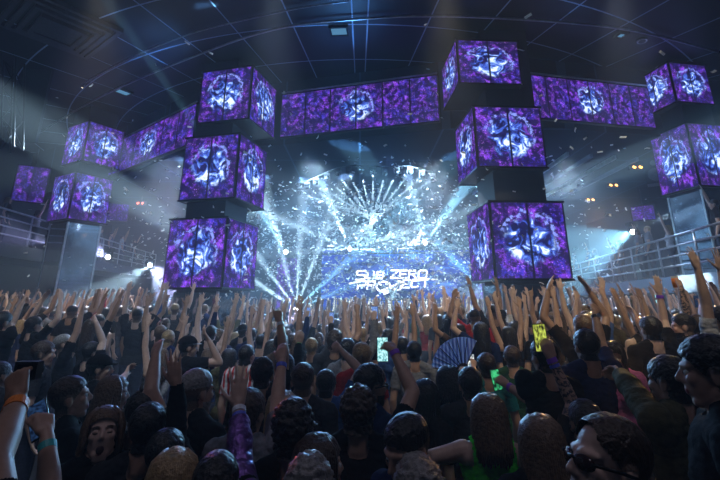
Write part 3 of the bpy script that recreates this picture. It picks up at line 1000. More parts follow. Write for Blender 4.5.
class Body:
    def __init__(self, H=1.75, wide=1., lean=0., tilt=0., hyaw=0., hpitch=0., arms=None, female=False, base=(0, 0, 0), yaw=0., fat=1., mouth=False):
        self.H, self.k = H, H / 1.75
        self.mb = MB()
        self.segs = []
        self.base, self.yaw = Vector(base), yaw
        k = self.k
        self.wr = {}
        Rl = Matrix.Rotation(-lean, 3, 'X') @ Matrix.Rotation(tilt, 3, 'Y')
        hip = Vector((0, 0, .95))
        U = lambda x, y, z: ((Rl @ (Vector((x, y, z)) - hip)) + hip) * k
        self.U = U
        m3 = [list(r) for r in Rl]
        sw = (.165 if female else .185) * wide
        f = fat

        def seg(a, b, ra, rb, t, tagn=None):
            a, b = Vector(a), Vector(b)
            self.mb.capsule(a, b, ra * k, rb * k)
            self.segs.append((a, b, ra * k, rb * k, t))

        def ell(c, r, t, m=m3):
            r = tuple(x * k for x in r)
            self.mb.ell(c, r, m)
            # classify by its long axis
            i = int(np.argmax(r))
            mn = min(r)
            ax = Vector((0, 0, 0))
            ax[i] = r[i] - mn
            if m is not None:
                ax = Matrix(m) @ ax
            c = Vector(c)
            self.segs.append((c - ax, c + ax, mn, mn, t))
        # trunk
        ell(U(0, 0, 1.27), (.155 * wide * f, .108 * f, .2), 'torso')
        ell(U(0, .0, 1.36), (.165 * wide * f, .095 * f, .12), 'torso')
        ell(U(0, .012, 1.08), ((.128 if female else .142) * wide * f, .102 * f, .17), 'torso')
        ell(U(0, -.005, .94), (.165 * (1.04 if female else 1) * wide * f, .115 * f, .125), 'pelvis', None)
        seg(U(-sw + .03, -.012, 1.425), U(sw - .03, -.012, 1.425), .062 * f, .062 * f, 'torso')
        if female:
            for x in (-.07, .07):
                ell(U(x, .085, 1.285), (.06, .055, .06), 'torso')
        # legs
        for sx in (-1, 1):
            h, kn, an = Vector((sx * .088 * k, 0, .9 * k)), Vector((sx * .105 * k, .015 * k, .5 * k)), Vector((sx * .115 * k, -.01 * k, .085 * k))
            seg(h, kn, .088 * f, .056, 'thigh')
            seg(kn, kn.lerp(an, .35) + Vector((0, -.018 * k, 0)), .054, .056, 'shin')
            seg(kn.lerp(an, .35) + Vector((0, -.012 * k, 0)), an, .054, .036, 'shin')
            seg(an + Vector((0, -.03 * k, -.045 * k)), an + Vector((sx * .02 * k, .15 * k, -.055 * k)), .038, .03, 'foot')
            seg(an, an + Vector((0, .05 * k, -.03 * k)), .036, .035, 'foot')
        # head
        Rh = Rl @ Matrix.Rotation(hyaw, 3, 'Z') @ Matrix.Rotation(hpitch, 3, 'X')
        neck = Vector((0, -.02, 1.492))
        hc0 = neck + Vector((0, .012, .125))
        hc = U(*neck) + Rl @ Matrix.Rotation(hyaw, 3, 'Z') @ (Matrix.Rotation(hpitch * .7, 3, 'X') @ Vector((0, .012, .125))) * k
        self.hc, self.Rh = hc, Rh
        G = lambda x, y, z: hc + Rh @ Vector((x, y, z)) * k
        self.G = G
        h3 = [list(r) for r in Rh]
        hw = .95 if female else 1.
        ff = 1. if female else 0.
        hell = lambda c, r, t='head': ell(G(*c), r, t, h3)
        hell((0, -.012, .032), (.076 * hw, .097, .088))
        hell((0, .028, -.032), (.063 * hw, .066, .083))
        seg(G(-.022, .058, -.098), G(.022, .058, -.098), .020, .020, 'head')
        for sx in (-1, 1):
            seg(G(sx * .046 * hw, .0, -.062), G(sx * .02, .052, -.098), .023, .021, 'head')
            hell((sx * .041, .064, -.020), (.022, .022, .024))
            hell((sx * .079 * hw, -.008, -.006), (.010, .02, .033), 'ear')
            seg(G(sx * .012, .087 - ff * .004, .022), G(sx * .048, .070 - ff * .004, .024), .012 - .003 * ff, .011 - .002 * ff, 'head')
        seg(G(0, .088, .012), G(0, .108 - .003 * ff, -.026), .009 - .002 * ff, .0125 - .002 * ff, 'head')
        seg(G(-.011, .096, -.032), G(.011, .096, -.032), .0085 - .002 * ff, .0085 - .002 * ff, 'head')
        if mouth:
            for q in range(12):
                a0, a1 = 2 * math.pi * q / 12, 2 * math.pi * (q + 1) / 12
                cv_ = lambda a_: G(.022 * math.cos(a_), .077 - .012 * abs(math.cos(a_)), -.076 + .022 * math.sin(a_))
                seg(cv_(a0), cv_(a1), .0062, .0062, 'lip')
            seg(G(-.016, .052, -.118), G(.016, .052, -.118), .02, .02, 'head')
            seg(G(-.014, .062, -.108), G(.014, .062, -.108), .014, .014, 'head')
        else:
            seg(G(-.020, .086, -.060), G(.020, .086, -.060), .008, .008, 'lip')
            seg(G(-.017, .084, -.071), G(.017, .084, -.071), .008, .008, 'lip')
        seg(G(0, -.025, -.05), U(0, -.028, 1.45), .047 if female else .055, .056 if female else .064, 'neck')
        for sx in (-1, 1):
            seg(U(sx * .03, -.028, 1.505), U(sx * (sw - .05), -.02, 1.44), .044, .054, 'torso')
        # arms
        l1, l2 = .295 * k, .262 * k
        self.Ry = Matrix.Rotation(yaw, 3, 'Z')
        arms = arms or {}
        for side in 'LR':
            sx = -1 if side == 'L' else 1
            a = arms.get(side, {})
            up = a.get('up', 0.)
            S = U(sx * (sw - .008 * up * 2), -.012 + .01 * up, 1.425 + .055 * up)
            if 'e' in a:      # pixel targets
                Sw = self.w(S)
                E = reach(Sw, *a['e'], l1, a.get('ef', True))
                W = reach(E, *a['w'], l2, a.get('wf', True))
                T = reach(W, *a['h'], .18 * k, a.get('hf', True)) if 'h' in a else W + (W - E).normalized() * .18 * k
                E, W, T = self.l(E), self.l(W), self.l(T)
            else:
                de, dw = Vector(a.get('de', (sx * .22, -.05, -1))).normalized(), Vector(a.get('dw', (sx * .02, .32, -1))).normalized()
                E = S + de * l1
                W = E + dw * l2
                T = W + Vector(a['dh']).normalized() * .18 * k if 'dh' in a else W + dw * .18 * k
            seg(S, S + (E - S) * .12, .058 * f, .055 * f, 'uarm')
            seg(S, E, .052 * f, .041, 'uarm')
            seg(E, E.lerp(W, .35), .042, .043, 'farm')
            seg(E.lerp(W, .35), W, .043, .027, 'farm')
            hd = (T - W).normalized()
            n = Vector(a.get('n', (0, 1, 0)))
            if 'nw' in a:
                n = self.Ry.inverted() @ Vector(a['nw'])
            n = n - hd * n.dot(hd)
            if n.length < .05:
                n = Vector((1, 0, 0)) - hd * hd.x
            n.normalize()
            b = hd.cross(n) * sx
            self.wr[side] = (W, (W - E).normalized(), hd, n, b, E)
            self.hand(seg, W, hd, n, b, a.get('pose', 'relaxed'))

    def w(self, p):
        return self.base + self.Ry @ p
    def l(self, p):
        return self.Ry.inverted() @ (p - self.base)

    def hand(self, seg, W, d, n, b, pose):
        k = self.k * 1.03
        (c1, c2, c3), spread, thumb = CURL[pose]
        seg(W - d * .01 * k, W + d * .03 * k, .025, .024, 'hand')
        for i, (off, L_, fl, r) in enumerate(((.029, .092, (.045, .027, .022), .0094), (.0095, .096, (.049, .031, .023), .0096), (-.0105, .091, (.045, .029, .022), .0092), (-.029, .082, (.036, .022, .019), .0084))):
            kn = W + d * L_ * k + b * off * k
            seg(W + d * .025 * k + b * off * .55 * k, kn, .0165, .0125, 'hand')
            sp = R(spread) * (1.4 - i) / 1.5 * .9
            fd = (d * math.cos(sp) + b * math.sin(sp)).normalized()
            q = kn
            ang = 0
            cc = (3, 6, 4) if pose == 'point' and i == 0 else (c1, c2, c3)
            for j in range(3):
                ang += R(cc[j])
                dd = fd * math.cos(ang) + n * math.sin(ang)
                q2 = q + dd * fl[j] * k
                seg(q, q2, r * (1 - .08 * j), r * (.93 - .09 * j), 'hand')
                q = q2
        seg(W + d * .03 * k + b * .012 * k, W + d * .075 * k + b * .02 * k, .018, .014, 'hand')
        q = W + d * .028 * k + b * .026 * k
        seg(W + d * .02 * k + b * .012 * k, q, .018, .0165, 'hand')
        th = R(thumb)
        fold = .75 if pose in ('fist', 'grip', 'point') else .3
        for j, fl in enumerate((.044, .034, .027)):
            a = th * (1 - .25 * j)
            dd = (d * math.cos(a) + b * math.sin(a) + n * (fold * (j + 1) * .45)).normalized()
            q2 = q + dd * fl * k
            seg(q, q2, .0135 - .0015 * j, .012 - .0018 * j, 'hand')
            q = q2

    def remesh(self, vox):
        me = self.mb.mesh('tmp')
        o = link(D.objects.new('tmp', me))
        r = o.modifiers.new('r', 'REMESH')
        r.mode = 'VOXEL'
        r.voxel_size = vox
        s = o.modifiers.new('s', 'SMOOTH')
        s.factor = .5
        s.iterations = 5
        dg = bpy.context.evaluated_depsgraph_get()
        dg.update()
        out = D.meshes.new_from_object(o.evaluated_get(dg))
        D.objects.remove(o)
        D.meshes.remove(me)
        self.me = out
        n = len(out.vertices)
        V = np.empty(n * 3, np.float32)
        out.vertices.foreach_get('co', V)
        self.V = V = V.reshape(-1, 3).astype(float)
        NN = np.empty(n * 3, np.float32)
        out.vertex_normals.foreach_get('vector', NN)
        self.N = NN.reshape(-1, 3).astype(float)
        # nearest segment per vertex
        best = np.full(n, 1e9)
        self.tagi = np.zeros(n, int)
        self.tt = np.zeros(n)
        for i, (a, b, ra, rb, t) in enumerate(self.segs):
            a_, d = np.array(a), np.array(b - a)
            L2 = max(float(d @ d), 1e-9)
            u = np.clip(((V - a_) @ d) / L2, 0, 1)
            ds = np.linalg.norm(V - a_ - u[:, None] * d, axis=1) - (ra + (rb - ra) * u)
            m = ds < best
            best[m] = ds[m]
            self.tagi[m] = i
            self.tt[m] = u[m]
        tags = np.array([s[4] for s in self.segs])
        self.tag = tags[self.tagi]
        # faces
        P = len(out.polygons)
        ls = np.empty(P, int)
        out.polygons.foreach_get('loop_start', ls)
        lv = np.empty(len(out.loops), int)
        out.loops.foreach_get('vertex_index', lv)
        self.Q = lv.reshape(-1, 4) if len(lv) == 4 * P else np.array([lv[s:s + 4] for s in ls])
        out.polygons.foreach_set('use_smooth', [True] * P)
        self.hl = (V - np.array(self.hc)) @ np.array(self.Rh) / self.k      # head frame
        return out

    def shell(self, name, vm, off, seed=0.):
        """a new mesh of the faces whose four vertices are in mask vm, pushed outwards by off (per vertex)"""
        fm = vm[self.Q].all(axis=1)
        q = self.Q[fm]
        if not len(q):
            return None
        ids, inv = np.unique(q, return_inverse=True)
        v = self.V[ids] + self.N[ids] * (off[ids] if hasattr(off, '__len__') else off)[:, None] if hasattr(off, '__len__') else self.V[ids] + self.N[ids] * off
        me = D.meshes.new(name)
        me.from_pydata(v.tolist(), [], inv.reshape(-1, 4).tolist())
        me.polygons.foreach_set('use_smooth', [True] * len(q))
        me.update()
        return me

M_fade = mat('hair_cropped_sides', (.13, .085, .06), .5, 0, .3, 160, .3)

def hair_mask(B, style, rec=0.):
    h = B.hl
    x, y, z = h[:, 0], h[:, 1], h[:, 2]
    hd = np.isin(B.tag, ['head', 'ear', 'neck'])
    top = z > .062 + rec - .10 * np.clip((.085 - y) / .1, 0, 1.0)
    front = y < .083 - rec * 1.3
    back = (y < -.012) & (z > -.088)
    side = (y < .022 - rec * .4) & (z > -.012)
    m = hd & ((top & front & (z > -.0)) | back | side)
    m &= ~((B.tag == 'ear') & (z < .015))
    m &= ~((np.abs(x) > .062) & (y > -.03) & (z < .0))
    return m

def make_hair(B, style, seed, rec=0.):
    m = hair_mask(B, style, rec)
    p = B.hl
    if style == 'buzz':
        off = np.full(len(p), .004)
    elif style in ('short', 'fade'):
        t = np.clip((p[:, 2] + .05) / .12, 0, 1)
        off = .005 + .014 * t + .0028 * nz(p, 95, seed) * t
        if style == 'fade':
            off = .003 + .02 * np.clip((p[:, 2] - .02) / .06, 0, 1) * .7 * (.85 + .14 * nz(p, 100, seed))
    elif style == 'curly':
        off = .022 + .010 * nz(p, 75, seed) + .006 * nz(p, 140, seed + 3)
    else:
        off = .012 + .003 * nz(p * np.array([1, 1, .25]), 110, seed)
    off = off * B.k
    me = B.shell('hair', m, off)
    if style == 'fade' and me is not None:
        B.fade_ids = (p[B.Q[m[B.Q].all(axis=1)][:, 0], 2] < .030).astype(int)
    if style in ('long', 'wavy', 'ponytail', 'bob', 'mid'):
        mb = MB()
        rr = random.Random(seed * 7 + 1)
        G, k = B.G, B.k
        U = B.U
        if style == 'ponytail':
            for i in range(12):
                a = rr.uniform(-.5, .5)
                pts = [G(a * .02, -.09, .06), G(a * .05, -.15, .05), G(a * .09, -.165, -.05), G(a * .08, -.15, -.17 - rr.uniform(0, .06))]
                mb.tube(pts, [.012 * k, .02 * k, .018 * k, .004 * k], 6)
        else:
            n = 46
            L_ = {'long': .36, 'wavy': .34, 'bob': .17, 'mid': .25}[style]
            for i in range(n):
                q = (i / (n - 1) - .5) * 2
                ang = q * R(118)
                for layer in (0, 1):
                    rx, ry = .088 + .006 * layer, .102 + .006 * layer
                    x0, y0 = rx * math.sin(ang), -.012 - ry * math.cos(ang)
                    if y0 > .045:
                        continue
                    ln = L_ * (1 - .12 * rr.random()) * (1 - .1 * layer)
                    w = .012 if style == 'wavy' else .003
                    pts, rad = [], []
                    ph = rr.uniform(0, 6)
                    pts.append(G(x0 * .45, -.012 + (y0 + .012) * .45, .115))
                    pts.append(G(x0 * .86, -.012 + (y0 + .012) * .86, .078))
                    rad += [.012, .013]
                    down = B.Rh.inverted() @ Vector((0, 0, -1))
                    for j in range(6):
                        t = j / 5
                        s0 = Vector((x0 * (1 + .12 * t), y0 * (1 + .10 * t) - (.03 * t if y0 < 0 else 0), .03))
                        o = Vector((w * math.sin(ph + t * 9), w * math.cos(ph + t * 8), 0))
                        pts.append(G(*(s0 + down * (ln * t) + o * (t + .2))))
                        rad.append(.0125 * (1 - .65 * t ** 2))
                    mb.tube(pts, [r * k for r in rad], 5)
        me2 = mb.mesh('locks', (), True)
        if me is None:
            return me2
        bm = bmesh.new()
        bm.from_mesh(me)
        bm.from_mesh(me2)
        bm.to_mesh(me)
        bm.free()
        D.meshes.remove(me2)
        me.polygons.foreach_set('use_smooth', [True] * len(me.polygons))
    return me

def clothe(B, top='tshirt', seed=0.):
    k = B.k
    V = B.V
    tg = B.tag
    z = V[:, 2]
    tors = (tg == 'torso') | ((tg == 'pelvis') & (z > .90 * k))
    wr = nz(V, 14, seed) * .006 + nz(V * np.array([1, 1, 2.2]), 31, seed + 2) * .0025
    ua = tg == 'uarm'
    # running position along the upper arm
    along_ = np.zeros(len(V))
    if top in ('tshirt', 'long', 'jacket'):
        lim = {'tshirt': .62, 'long': 2, 'jacket': 2}[top]
        for i in np.unique(B.tagi[ua]):
            a, b, *_ = B.segs[i]
            short = (b - a).length < .1 * k
            mk = B.tagi == i
            along_[mk] = 0 if short else B.tt[mk]
        m = tors | (ua & (along_ < lim))
        if top != 'tshirt':
            m |= (tg == 'farm')
    else:
        m = tors & ~((z > 1.40 * k) & (np.abs(V[:, 0]) > .12 * k))
    if top in ('tank', 'crop'):
        m &= z > 1.0 * k
    off = (.013 if top != 'jacket' else .024) * k + wr * k
    sh = B.shell('shirt', m, np.maximum(off, .005))
    leg = np.isin(tg, ['thigh', 'shin']) | ((tg == 'pelvis') & (z < 1.0 * k))
    leg &= z > .07 * k
    tr = B.shell('trousers', leg, np.maximum(.011 * k + wr * k * .8, .004))
    return sh, tr

def body_material_ids(B, tattoo_side=None):
    me = B.me
    q = B.Q[:, 0]
    ids = np.zeros(len(B.Q), int)
    tg = B.tag[q]
    ids[tg == 'foot'] = 1
    ids[tg == 'lip'] = 2
    if tattoo_side:
        W, fd, hd, n, b, E = B.wr[tattoo_side]
        d = np.linalg.norm(B.V[q] - np.array((W + E) / 2), axis=1)
        ids[np.isin(tg, ['farm', 'uarm']) & (d < .30 * B.k)] = 3
    me.polygons.foreach_set('material_index', ids)

def ring_mesh(W, fd, r, h, th):
    mb = MB()
    q = Vector((0, 0, 1)).rotation_difference(fd).to_matrix()
    prof = [(r, -h / 2), (r + th, -h / 2), (r + th, h / 2), (r, h / 2)]
    sg = 20
    vs = [W + q @ Vector((p[0] * math.cos(2 * math.pi * i / sg), p[0] * math.sin(2 * math.pi * i / sg), p[1])) for i in range(sg) for p in prof]
    fs = []
    for i in range(sg):
        j = (i + 1) % sg
        for a in range(4):
            b = (a + 1) % 4
            fs.append((i * 4 + a, j * 4 + a, j * 4 + b, i * 4 + b))
    return mb.add(vs, fs)

def person(label, base, yaw=0., H=1.75, vox=.008, skin=0, hair='short', hairc='brown', top='tshirt', topc='black', band=None, cap=None, beard=False,
           glasses=None, eyes=False, tattoo=None, watch=None, pants=None, group=None, seed=0, sleeve=None, recede=0., **kw):
    B = Body(H=H, base=base, yaw=yaw, **kw)
    me = B.remesh(vox)
    root = empty('person', base, yaw)
    tag(root, label, 'person', group)
    for m in (SKIN[skin], M_shoe, M_lip, M_tattoo):
        me.materials.append(m)
    body_material_ids(B, tattoo)
    o = D.objects.new('body', me)
    link(o, root)
    if hair and hair != 'bald':
        hm = make_hair(B, hair, seed + .3, recede)
        if hm:
            hm.materials.append(HAIRC[hairc])
            if hair == 'fade':
                hm.materials.append(M_fade)
                hm.polygons.foreach_set('material_index', B.fade_ids.astype(np.int32))
            link(D.objects.new('hair', hm), root)
    sh, tr = clothe(B, top, seed * 1.3)
    sh.materials.append(CLOTH[topc])
    link(D.objects.new({'tshirt': 'shirt', 'long': 'shirt', 'jacket': 'jacket', 'tank': 'top', 'crop': 'top'}[top], sh), root)
    tr.materials.append(pants or M_denim)
    link(D.objects.new('trousers', tr), root)
    k = B.k
    G = B.G
    if beard:
        h = B.hl
        m = np.isin(B.tag, ['head', 'neck']) & (h[:, 2] < -.045) & (h[:, 1] > .0) & (h[:, 2] > -.125)
        bm_ = B.shell('beard', m, .005 * k + .002 * nz(h, 90, seed) * k)
        if bm_:
            bm_.materials.append(HAIRC[hairc])
            link(D.objects.new('beard', bm_), root)
    if cap:
        h = B.hl
        m = np.isin(B.tag, ['head']) & (h[:, 2] > .048)
        cm = B.shell('cap', m, .020 * k)
        cm.materials.append(CLOTH[cap[0]])
        co = link(D.objects.new('cap', cm), root)
        sg = -1 if cap[1] == 'back' else 1
        br = MB()
        pts = []
        for i in range(9):
            a = (i / 8 - .5) * R(130)
            pts.append((math.sin(a) * .085, sg * math.cos(a) * .09))
        vs = [G(x * .95, y - .01, .052) for x, y in pts] + [G(x, y + sg * .065 * math.cos((i / 8 - .5) * R(180)) - .01, .044) for i, (x, y) in enumerate(pts)]
        vs += [v - B.Rh @ Vector((0, 0, .006)) for v in vs]
        fs = []
        for i in range(8):
            fs += [(i, i + 1, 9 + i + 1, 9 + i), (18 + i, 27 + i, 27 + i + 1, 18 + i + 1), (9 + i, 9 + i + 1, 27 + i + 1, 27 + i), (i, 18 + i, 18 + i + 1, i + 1)]
        br.add(vs, fs)
        br.build('brim', CLOTH[cap[2]], co, True)
    if eyes == 'closed':
        for sx in (-1, 1):
            e = MB().ell(G(sx * .031, .074, .001), (.0165 * k, .0115 * k, .012 * k), [list(r) for r in B.Rh], 14, 10).build('eyelid', SKIN[skin], root, True)
            MB().tube([G(sx * (.031 + q * .0145), .0855 - .006 * q * q, -.0045 - .003 * (1 - q * q)) for q in (-1, -.5, 0, .5, 1)], .0022 * k, 5).build('eyelash', M_black, e, True)
            MB().tube([G(sx * (.031 + q * .018), .088 - .008 * (q + .3) ** 2, .022 + .004 * (1 - q * q)) for q in (-1, -.5, 0, .5, 1)], .003 * k, 5).build('eyebrow', HAIRC[hairc], root, True)
    elif eyes:
        for sx in (-1, 1):
            e = MB().ell(G(sx * .031, .077, -.0015), (.0125 * k,) * 3, None, 14, 10).build('eye', M_eye, root, True)
            MB().ell(G(sx * .031, .0865, -.0015), (.0055 * k, .005 * k, .0055 * k), [list(r) for r in B.Rh], 10, 8).build('iris', M_iris, e, True)
    if glasses:
        gl = MB()
        for sx in (-1, 1):
            gl.ell(G(sx * .036, .094, .002), (.034 * k, .008 * k, .019 * k), [list(r) for r in B.Rh @ Matrix.Rotation(-sx * R(20), 3, 'Z')], 14, 8)
        go = gl.build('sunglasses' if glasses == 'sun' else 'glasses', M_glassdark if glasses == 'sun' else M_mirror, root, True)
        for sx in (-1, 1):
            MB().tube([G(sx * .062, .092, .006), G(sx * .085, .03, .008), G(sx * .086, -.02, .004)], .0045 * k, 6).build('temple', M_black, go, True)
        MB().tube([G(-.012, .108, .006), G(.012, .108, .006)], .004 * k, 6).build('bridge', M_black, go, True)
    if kw.get('mouth'):
        MB().ell(G(0, .079, -.078), (.019 * k, .012 * k, .023 * k), [list(r) for r in B.Rh], 12, 8).build('mouth', M_mouth, root, True)
    for side, colr, *rest in (band or ()):
        W, fd, hd, n, b, E = B.wr[side]
        c = W - fd * (rest[0] if rest else .03) * k
        ring_mesh(c, fd, .0295 * k, (rest[1] if len(rest) > 1 else .022) * k, .004 * k).build('wristband', BAND[colr], root, False)
    if watch:
        W, fd, hd, n, b, E = B.wr[watch]
        wo_ = ring_mesh(W - fd * .03 * k, fd, .0295 * k, .024 * k, .004 * k).build('watch', M_black, root)
        MB().tube([W - fd * .03 * k - n * .030 * k, W - fd * .03 * k - n * .042 * k], .018 * k, 12).build('dial', M_steel, wo_)
    if sleeve:
        side, m_, upto = sleeve
        W, fd, hd, n, b, E = B.wr[side]
        s1 = B.shell('sleeve', np.isin(B.tag, ['farm', 'uarm']) & (np.linalg.norm(B.V - np.array(W), axis=1) > upto * k) & (np.linalg.norm(B.V - np.array((W + E) / 2), axis=1) < .42 * k), .016 * k + .004 * nz(B.V, 40, seed))
        if s1:
            s1.materials.append(m_)
            link(D.objects.new('sleeve', s1), root)
    root['_'] = 0
    del root['_']
    return root, B

def grip_frame(root, B, side):
    W, fd, hd, n, b, E = B.wr[side]
    Ry = B.Ry
    return B.w(W), Ry @ hd, Ry @ n, Ry @ b

M_phone = mat('phone_case', (.012, .012, .014), .3)
def phone_screen_mat(name, c1, c2, strength, scale=9):
    m = D.materials.new(name)
    nt = nodes_of(m)
    N, L = nt.nodes, nt.links
    out = N.new('ShaderNodeOutputMaterial')
    e = N.new('ShaderNodeEmission')
    tc = N.new('ShaderNodeTexCoord')
    no = N.new('ShaderNodeTexNoise')
    no.inputs['Scale'].default_value = scale
    no.inputs['Detail'].default_value = 5
    L.new(tc.outputs['Generated'], no.inputs['Vector'])
    cr = N.new('ShaderNodeValToRGB')
    cr.color_ramp.elements[0].position = .38
    cr.color_ramp.elements[0].color = (*c1, 1)
    cr.color_ramp.elements[1].position = .62
    cr.color_ramp.elements[1].color = (*c2, 1)
    L.new(no.outputs['Fac'], cr.inputs['Fac'])
    L.new(cr.outputs[0], e.inputs['Color'])
    e.inputs['Strength'].default_value = strength
    L.new(e.outputs[0], out.inputs['Surface'])
    return m
PS = {'teal': phone_screen_mat('phone_picture_teal', (.02, .22, .25), (.55, .95, .95), 1.4), 'gold': phone_screen_mat('phone_picture_gold', (.01, .01, .005), (.65, .75, .12), 1.1, 5),
      'pale': phone_screen_mat('phone_picture_pale', (.10, .16, .2), (.85, .85, .8), 1.2, 5), 'blue': phone_screen_mat('phone_picture_blue', (.02, .05, .25), (.3, .5, 1.0), 1.1), 'dark': phone_screen_mat('phone_picture_dark', (.004, .008, .03), (.03, .08, .2), .6), 'green': phone_screen_mat('phone_picture_green', (.0, .03, .01), (.1, .9, .35), .7, 4)}

def phone(c, up, face, label, scr='blue', w=.074, h=.152, group=None, cat='phone'):
    """phone with its centre at c, long side along up, screen normal along face"""
    t = empty('smartphone', c)
    tag(t, label, cat, group)
    up = Vector(up).normalized()
    z = Vector(face)
    z = (z - up * z.dot(up)).normalized()
    x = up.cross(z)
    m3 = Matrix((x, up, z)).transposed()
    b = MB().box((0, 0, 0), (w, h, .009), 0, m3)
    o = b.build('case', M_phone, t)
    bv = o.modifiers.new('bevel', 'BEVEL')
    bv.width = .003
    bv.segments = 2
    MB().box(z * .0052, (w - .008, h - .01, .0012), 0, m3).build('screen', PS[scr], t)
    MB().tube([m3 @ Vector((w * .27, h * .38, -.0045)), m3 @ Vector((w * .27, h * .38, -.0075))], .010, 12).build('camera_lens', M_glassdark, t)
    return t

def base_for(px, py, H, zf=None, Y=None):
    """floor point of a standing person whose head centre shows at a pixel"""
    hz = .931 * H
    d = ray(px, py)
    if Y is None:
        t = d.z / d.y
        for zf_ in ((zf,) if zf is not None else (0.,)):
            Y = (hz + zf_ - CZ) / t
    p = at(px, py, Y)
    z0 = zf
    return Vector((p.x, Y, z0 or 0.))

def terrace(x, y):
    if 1.05 < x < 10.1 and .7 < y < 13.3:
        return .25
    if -11.8 < x < -3.4 and 2.2 < y < 16.8:
        return .25
    return 0.

OCC = []          # taken floor spots
FG = []
def fg(label, px, py, H=1.75, yaw=0., Y=None, zf=None, **kw):
    if zf is None:
        b = base_for(px, py, H, 0., Y)
        zf = terrace(b.x, b.y)
        if zf:
            b = base_for(px, py, H, zf, Y)
            zf = terrace(b.x, b.y)
    b = base_for(px, py, H, zf, Y)
    d = ray(px, py)
    sl = d.z / d.y
    for dy in (0, .07, .14, .21, -.07, .28, .36, -.13, .45, .55, -.2, .65):
        Y2 = b.y + dy
        H2 = H if Y is not None else (CZ + sl * Y2 - zf) / .931
        q = at(px, py, Y2)
        if 1.5 < H2 < 1.97 and all((q.x - a) ** 2 + (Y2 - c) ** 2 > .45 ** 2 for a, c in OCC):
            b, H = Vector((q.x, Y2, zf)), H2
            break
    else:
        print('CROWDED', label)
    b.z = zf
    vox = .0062 if b.y < 2.6 else (.0075 if b.y < 4.5 else .009)
    r, B = person(label, b, R(yaw), H, vox, seed=len(FG) + 1, **kw)
    OCC.append((b.x, b.y))
    FG.append((label, b, round(H, 2)))
    return r, B
UP = 1.
# ---- bottom row and nearest figures (pixels measured on the photograph)
r, B = fg('person whose raised hand with an orange wristband grips a black camera', -75, 560, 1.90, 0, Y=1.25, topc='black', hair='short', skin=2,
          arms={'R': dict(up=1, e=(-6, 462), w=(18, 402), h=(16, 352), pose='grip', n=(0, 1, 0), ef=True)}, band=[('R', 'orange', .03, .034)])
MB().box(B.wr['R'][0] - B.wr['R'][1] * .03 * B.k + Vector((0, -.0345, 0)), (.03, .004, .022)).build('wristband_label', M_white, r)
W, hd, n, b = grip_frame(r, B, 'R')
cb = empty('camera', W + hd * .125 + n * .04 - b * .01)
tag(cb, 'black compact camera held up in the orange-banded hand', 'camera')
m3 = Matrix((Vector((1, 0, 0)), Vector((0, 1, 0)), Vector((0, 0, 1)))).transposed()
MB().box((0, 0, 0), (.082, .035, .06)).build('housing', M_phone, cb)
MB().tube([(0, .015, 0), (0, .05, 0)], .026, 16).build('lens', M_black, cb)
MB().box((0, -.018, 0), (.058, .003, .044)).build('display', M_black, cb)
r, B = fg('person with teal wristband and pale forearm holding up a phone at the crowd edge', 52, 540, 1.60, 0, Y=1.55, topc='black', hair='long', hairc='black', skin=0, female=True,
          arms={'R': dict(up=1, e=(50, 500), w=(47, 436), h=(41, 398), pose='grip', n=(-.8, .6, 0), ef=True)}, band=[('R', 'teal', .05, .03)])
W, hd, n, b = grip_frame(r, B, 'R')
phone(W + hd * .10 + n * .045, hd, (.25, -1, .1), 'dark blue phone in the hand with the teal wristband', 'dark')
fg('woman facing away from the stage, shouting with open mouth, long light brown hair', 103, 431, 1.68, 206, hair='wavy', hairc='light brown', topc='black', female=True, hpitch=R(14), mouth=True, eyes='closed', skin=1, top='tshirt')
fg('man in black seen from the side, faded short hair, ear lit, behind the shouting woman', 76, 396, 1.76, -58, hair='fade', hairc='brown', topc='black', hpitch=R(12), eyes=True)
fg('woman with long brown hair turning toward the stage beside the faded-hair man', 115, 392, 1.70, -60, hair='long', hairc='light brown', topc='black', female=True, eyes=True)
fg('person in charcoal shirt with dark hair behind the shouting woman', 148, 428, 1.70, 10, hair='short', hairc='black', topc='charcoal')
fg('man in black with short greyish hair turned sideways under the near left tower', 198, 390, 1.80, -38, hair='fade', hairc='grey', topc='black', eyes=True, beard=True, wide=1.1)
r, B = fg('person holding up an open hand with a purple wristband, palm to the stage', 166, 455, 1.62, 0, hair='short', hairc='black', topc='black', top='long',
          arms={'R': dict(up=1, e=(176, 440), w=(177, 386), h=(172, 352), pose='open')}, band=[('R', 'purple', .02, .026)])
fg('person whose blond crown of hair rises at the bottom of the picture', 174, 478, 1.64, 4, hair='long', hairc='blond', topc='black', female=True)
r, B = fg('person in iridescent purple sleeve raising a red-lit spread hand', 216, 486, 1.66, 6, hair='short', hairc='black', topc='black', skin=1, female=True,
          arms={'R': dict(up=1, e=(240, 462), w=(239, 408), h=(239, 368), pose='spread', n=(0, 1, 0))}, band=[('R', 'white', .015, .024), ('R', 'blue', .045, .016)], sleeve=('R', M_sheen, .07))
r, B = fg('man in grey t-shirt with one bare arm raised straight up, blue wristband', 249, 412, 1.74, -15, hair='short', hairc='brown', topc='grey', eyes=True,
          arms={'R': dict(up=1, e=(277, 402), w=(282, 362), h=(281, 338), pose='relaxed')}, band=[('R', 'blue', .03, .026)])
fg('person with thick dark curly hair seen from behind in front of the grey t-shirt man', 293, 428, 1.72, 5, hair='curly', hairc='black', topc='black')
fg('woman with brown hair, cheek and ear showing, at the bottom of the picture', 322, 462, 1.66, -65, hair='bob', hairc='brown', topc='black', female=True, eyes=True)
fg('person with light grey hair, only the crown visible at the bottom edge', 309, 488, 1.64, 0, hair='curly', hairc='grey', topc='black')
